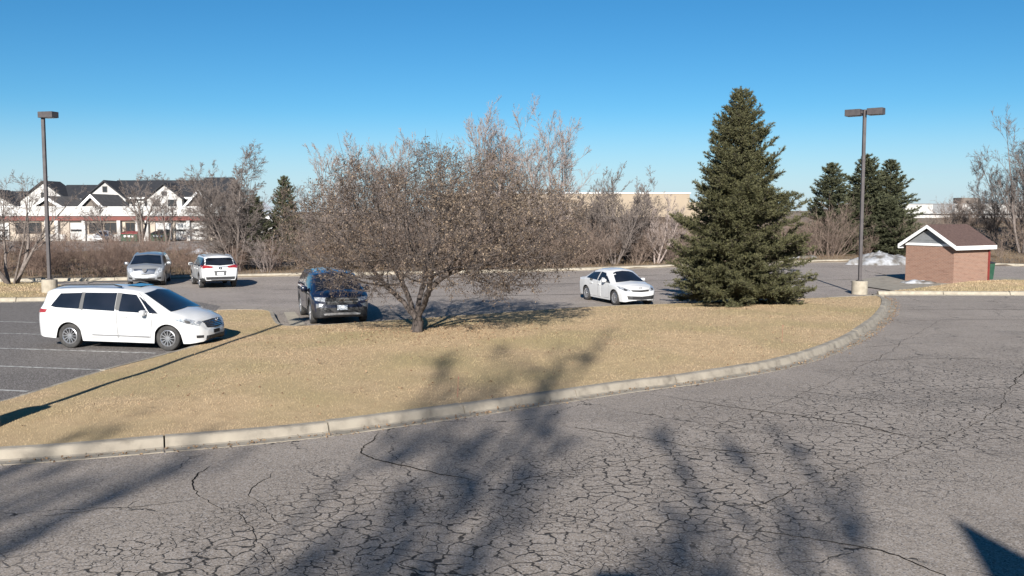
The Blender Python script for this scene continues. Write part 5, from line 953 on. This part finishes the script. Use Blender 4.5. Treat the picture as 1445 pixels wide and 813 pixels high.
# white crossover, tail towards the viewer
cv = Car('crossover', 'white crossover parked with its tail towards the viewer beside the silver one', (-15.55, 49.35), R(116), suv_spec(4.59, 1.855, 1.69, 2.66, 0.9, 'paint_white', 0.71, 2, 1.06, 0.7, 0.42, 5, 1.05))
suv_glass(cv, 1.69, 2.295 - 0.9 + 0.28, 1.05, -2.295, 0, 0.928, 1.06, 0.7)
B_ = dict(d=(-1, 0, 0))
for sg in (1, -1):
    cv.patch('tail_lamp', [(sg * 0.36, 1.12), (sg * 0.78, 1.19), (sg * 0.90, 1.16)], [(sg * 0.38, 1.04), (sg * 0.70, 1.04), (sg * 0.90, 1.0)], 'lamp_red', off=0.016, nu=9, nv=3, **B_)
cv.patch('bumper', [(-0.88, 0.60), (0.88, 0.60)], [(-0.86, 0.40), (0.86, 0.40)], 'trim_black', off=0.014, nu=16, nv=3, **B_)
cv.patch('skid_plate', [(-0.5, 0.47), (0.5, 0.47)], [(-0.46, 0.41), (0.46, 0.41)], 'alloy', off=0.025, nu=10, nv=2, **B_)
cv.patch('license_plate', [(-0.16, 0.82), (0.16, 0.82)], [(-0.16, 0.68), (0.16, 0.68)], 'plate', off=0.02, nu=3, nv=2, **B_)
cv.patch('plate_recess', [(-0.3, 0.90), (0.3, 0.90)], [(-0.26, 0.66), (0.26, 0.66)], 'seam', off=0.006, nu=6, nv=3, **B_)
cv.patch('tailgate_trim', [(-0.40, 1.10), (0.40, 1.10)], [(-0.38, 1.075), (0.38, 1.075)], 'chrome', off=0.018, nu=10, nv=1, **B_)
cv.badge((-2.275, 0, 1.02), 0.075, 0.06, (-1, 0, 0.1), shape='letter'); cv.mirrors(0.75, 1.12, 0.91, w_=0.22, h=0.17)
cv.door([(-1.3, 1.05), (-0.36, 1.05)], [(-1.0, 0.42), (-0.34, 0.42)], -0.85, 0.95); cv.door([(-0.33, 1.05), (0.85, 1.04)], [(-0.31, 0.42), (0.82, 0.42)], 0.05, 0.94)
for sg in (1, -1): MB().box(-1.5, 0.2, *sorted((sg * 0.64, sg * 0.68)), 1.585, 1.64).build('roof_rail', 'alloy', cv.t, bevel=0.01)
# small far car at the shopping strip: a copy of the sedan
fc = copy_tree(sed.t); fc.location = (-49.6, 115.5, 0.04); fc.rotation_euler = (0, 0, R(-80)); tag(fc, 'tiny distant white car parked in front of the shopping strip', 'car')

# ------------------------------------------------------------------ street furniture and small things
def lamp_post(label, loc, h, heads, rz=0, base_h=0.62, base_r=0.33, pale='concrete_pale', top=False):
    t = thing('lamp_post', label, 'lamp post', loc, rz)
    MB().lathe([(0, -0.2), (base_r, -0.2), (base_r, base_h - 0.02), (base_r - 0.02, base_h), (0, base_h)], 28).build('concrete_base', pale, t)
    MB().box(-0.14, 0.14, -0.14, 0.14, base_h, base_h + 0.03).build('base_plate', 'pole_bronze', t)
    MB().prism([(-0.07, -0.07, base_h + 0.03), (0.07, -0.07, base_h + 0.03), (0.07, 0.07, base_h + 0.03), (-0.07, 0.07, base_h + 0.03)], (0, 0, h - base_h)).build('pole', 'pole_bronze', t, bevel=0.012)
    for a in heads:
        m = MB(); m.box(*((-0.1, 0.66) if top else (0.16, 0.86)), -0.22, 0.22, h - 0.24 + 0.275 * top, h + 0.06 + 0.24 * top); o = m.build('lamp_head', 'pole_bronze', t, bevel=0.012); o.rotation_euler = (0, 0, a)
        l = MB().box(*((0.12, 0.6) if top else (0.22, 0.80)), -0.17, 0.17, h - 0.255 + 0.275 * top, h - 0.241 + 0.275 * top).build('lens', 'lens', o)
        if not top: MB().box(0.07, 0.16, -0.04, 0.04, h - 0.13, h - 0.05).build('arm', 'pole_bronze', o)
    return t
lamp_post('tall lamp post with two box heads on a round concrete base', (16.25, 44.25, 0), 8.5, (R(-40), R(140)), base_r=0.36, base_h=0.62)
lamp_post('tall lamp post with one box head behind the white minivan', (-21.05, 43.1, 0.15), 7.85, (R(-15),), base_h=0.62, base_r=0.34, top=True)
lamp_post('lamp post outside the view whose thin shadow crosses the lawn', (-9.15, 16.1, 0.2), 8.3, (R(60), R(240)), base_h=0.7, base_r=0.3)
def dumpster(label, loc, lid, rz):
    t = thing('dumpster', label, 'dumpster', loc, rz)
    MB().prism([(-0.95, -0.6, 0.12), (-0.95, 0.6, 0.12), (-0.95, 0.6, 1.25), (-0.95, -0.75, 1.0)], (1.9, 0, 0)).build('body', 'bin_green', t, bevel=0.02)
    MB().prism([(-0.98, -0.78, 1.01), (-0.98, 0.62, 1.27), (-0.98, 0.62, 1.33), (-0.98, -0.78, 1.07)], (1.96, 0, 0)).build('lid', lid, t)
    for x in (-1.03, 0.96): MB().box(x, x + 0.07, -0.4, 0.4, 0.6, 0.75).build('fork_pocket', 'trim_black', t)
    for x in (-0.45, 0.0, 0.45): MB().box(x - 0.14, x + 0.14, -0.74, -0.70, 0.62, 0.86).build('notice', 'white_trim', t)
dumpster('distant green dumpster with a red lid in front of the shopping strip', (-46.6, 116.2, 0.03), 'bin_red', R(4)); dumpster('distant green dumpster with a dark lid right of the red-lidded one', (-43.4, 117.4, 0.03), 'trim_black', R(-6))
def stake(label, loc, h):
    t = thing('marker_stake', label, 'marker', loc); tv, tf = tubes(np.array([[0, 0, -0.05]]), np.array([[0.02, 0.01, h]]), np.array([0.0045]), np.array([0.004]), 6); link('rod', np_mesh('rod', tv, tf), 'stake', t)
    MB().box(0.015, 0.03, 0.005, 0.012, h - 0.05, h - 0.01).build('flag', 'stake', t)
stake('thin red marker stake in the grass at the middle of the front kerb', (-1.1, 18.9, 0.15), 0.42); stake('thin red marker stake in the grass near the right bend of the kerb', (7.65, 26.7, 0.17), 0.5)
def snow(label, loc, rx, ry, h, seed, rz=0, n=26):
    r = np.random.default_rng(seed); V, F = [], []; ph = r.uniform(0, 6, 8)
    for j in range(9):
        for i in range(n):
            a = 2 * PI * i / n; q = j / 8; e = 1 + 0.16 * math.sin(2 * a + ph[0]) + 0.1 * math.sin(5 * a + ph[1]) + 0.05 * math.sin(9 * a + ph[2]); x, y = q * rx * e * math.cos(a), q * ry * e * math.sin(a)
            z = h * (1 - q ** 5) * (0.8 + 0.22 * math.sin(x / rx * 4 + ph[3]) * math.cos(y / ry * 3 + ph[4]) + 0.16 * math.sin(x / rx * 9 + ph[5]) + 0.1 * math.sin(x / rx * 17 + y / ry * 8) + r.normal(0, 0.09)) - 0.06 * (q > 0.95); V.append((x, y, z))
    for j in range(8):
        for i in range(n): F.append((j * n + i, (j + 1) * n + i, (j + 1) * n + (i + 1) % n, j * n + (i + 1) % n))
    o = link('snow_pile', np_mesh('snow_pile', V, F), 'snow', smooth=True); o.location = loc; o.rotation_euler = (0, 0, rz); tag(o, label, 'snow')
snow('dirty melting snow pile on the asphalt left of the brick shed', (27.0, 69.4, 0), 3.3, 1.5, 0.72, 5, R(15), 40); snow('small leftover snow patch at the left corner of the brick shed', (21.6, 50.3, 0.05), 0.9, 0.45, 0.16, 6)
snow('snow patch left of the lamp post beyond the brush', (-43, 87, 0.1), 2.6, 1.6, 0.6, 8); snow('long snow patch behind the white crossover', (-25.5, 82, 0.1), 3.4, 1.2, 0.5, 9); snow('snow heap near the dark spruces on the left', (-26.4, 108, 0), 1.9, 1.4, 0.9, 10); snow('thin strip of snow beside the far kerb right of the big spruce', (22.6, 75, 0.1), 1.5, 0.6, 0.3, 12)

# fallen leaves caught in the gutter, under the crab apple and over the grass
rl = np.random.default_rng(77); gp = smooth_path(FRONT, 0.1); pick = gp[rl.integers(0, len(gp), 1500)]; dg = np.gradient(gp, axis=0)
l1 = np.column_stack([pick + rl.normal(0, 0.09, pick.shape) + np.array([0.0, 0.1]), np.full(len(pick), 0.03)])
l2 = np.column_stack([rl.normal(-2.7, 2.0, 1500), rl.normal(28.6, 1.5, 1500)]); l3 = np.column_stack([rl.uniform(-9, 14, 1800), rl.uniform(16, 40, 1800)]); l23 = np.vstack([l2, l3]); l23 = l23[inside(l23, LAWN)]
pts = np.vstack([l1, np.column_stack([l23, lawn_z(l23) + 0.025])]); me = leaf_cards(rl, pts, 4200, 0.03, 0.07, 0.004)
tag(link('fallen_leaves', me, 'dead_leaf'), 'fallen brown leaves scattered on the lawn and in the kerb gutter', 'leaves', kind='stuff')

# ------------------------------------------------------------------ behind the viewer: what throws the shadows on the driveway
for lab, loc, kw in (('bare tree behind the viewer shading the middle of the driveway', (-5.3, -20, 0), dict(seed=91, h=22.5, stems=5, spread=0.07, r0=0.13)), ('bare tree behind the viewer shading the right middle of the driveway', (0.1, -19, 0), dict(seed=92, h=17.5, stems=5, spread=0.07, r0=0.14)),
        ('bare tree behind the viewer shading the left of the driveway', (-10.4, -20, 0), dict(seed=93, h=16.6, stems=5, spread=0.09, r0=0.15))):
    a = dict(wig=0.05, trop=0.05, trunk=0.3, minr=0.0095, levels=((20, 0.3, 0.4, 0.17, 0.4), (11, 0.15, 0.5, 0.5, 0.5), (8, 0.2, 0.6, 0.5, 0.6))); a.update(kw); place_bare('bare_tree', lab, loc, a, 'bark_grey')
t = thing('shadow_caster_building', 'invented flat-roofed building behind the viewer, its roof pieces shaped to cast driveway shadows', 'building', (0, -5, 0))  # invented, unseen building added to cast the shadows along the bottom edge
MB().box(-16, 13, -12, 0, 0, 6.2).build('wall', 'tan_wall', t)
MB().box(-16.3, 13.3, -12.3, 0.3, 6.2, 6.5).build('parapet', 'white_trim', t)
for k in range(7): wall_window(t, -14 + 4 * k, -12.2 + 4 * k, 3.4, 5.2, 0.0, 'trim_black').matrix_world = Matrix.Translation((0, -5, 0)) @ Matrix.Rotation(PI, 4, 'Z') @ Matrix.Translation((0.4, 0, 0))
MB().box(-0.78, -0.3, -1.6, -1.0, 6.5, 7.35).build('shadow_block', 'brick_plain', t)  # added block that casts the small dark blob at the bottom edge
MB().prism([(2.85, -3.2, 6.5), (4.8, -3.2, 6.5), (3.68, -3.2, 8.62)], (0, 1.2, 0)).build('shadow_wedge', 'shingle_grey', t)  # added wedge shaped to cast the bottom-right corner shadow
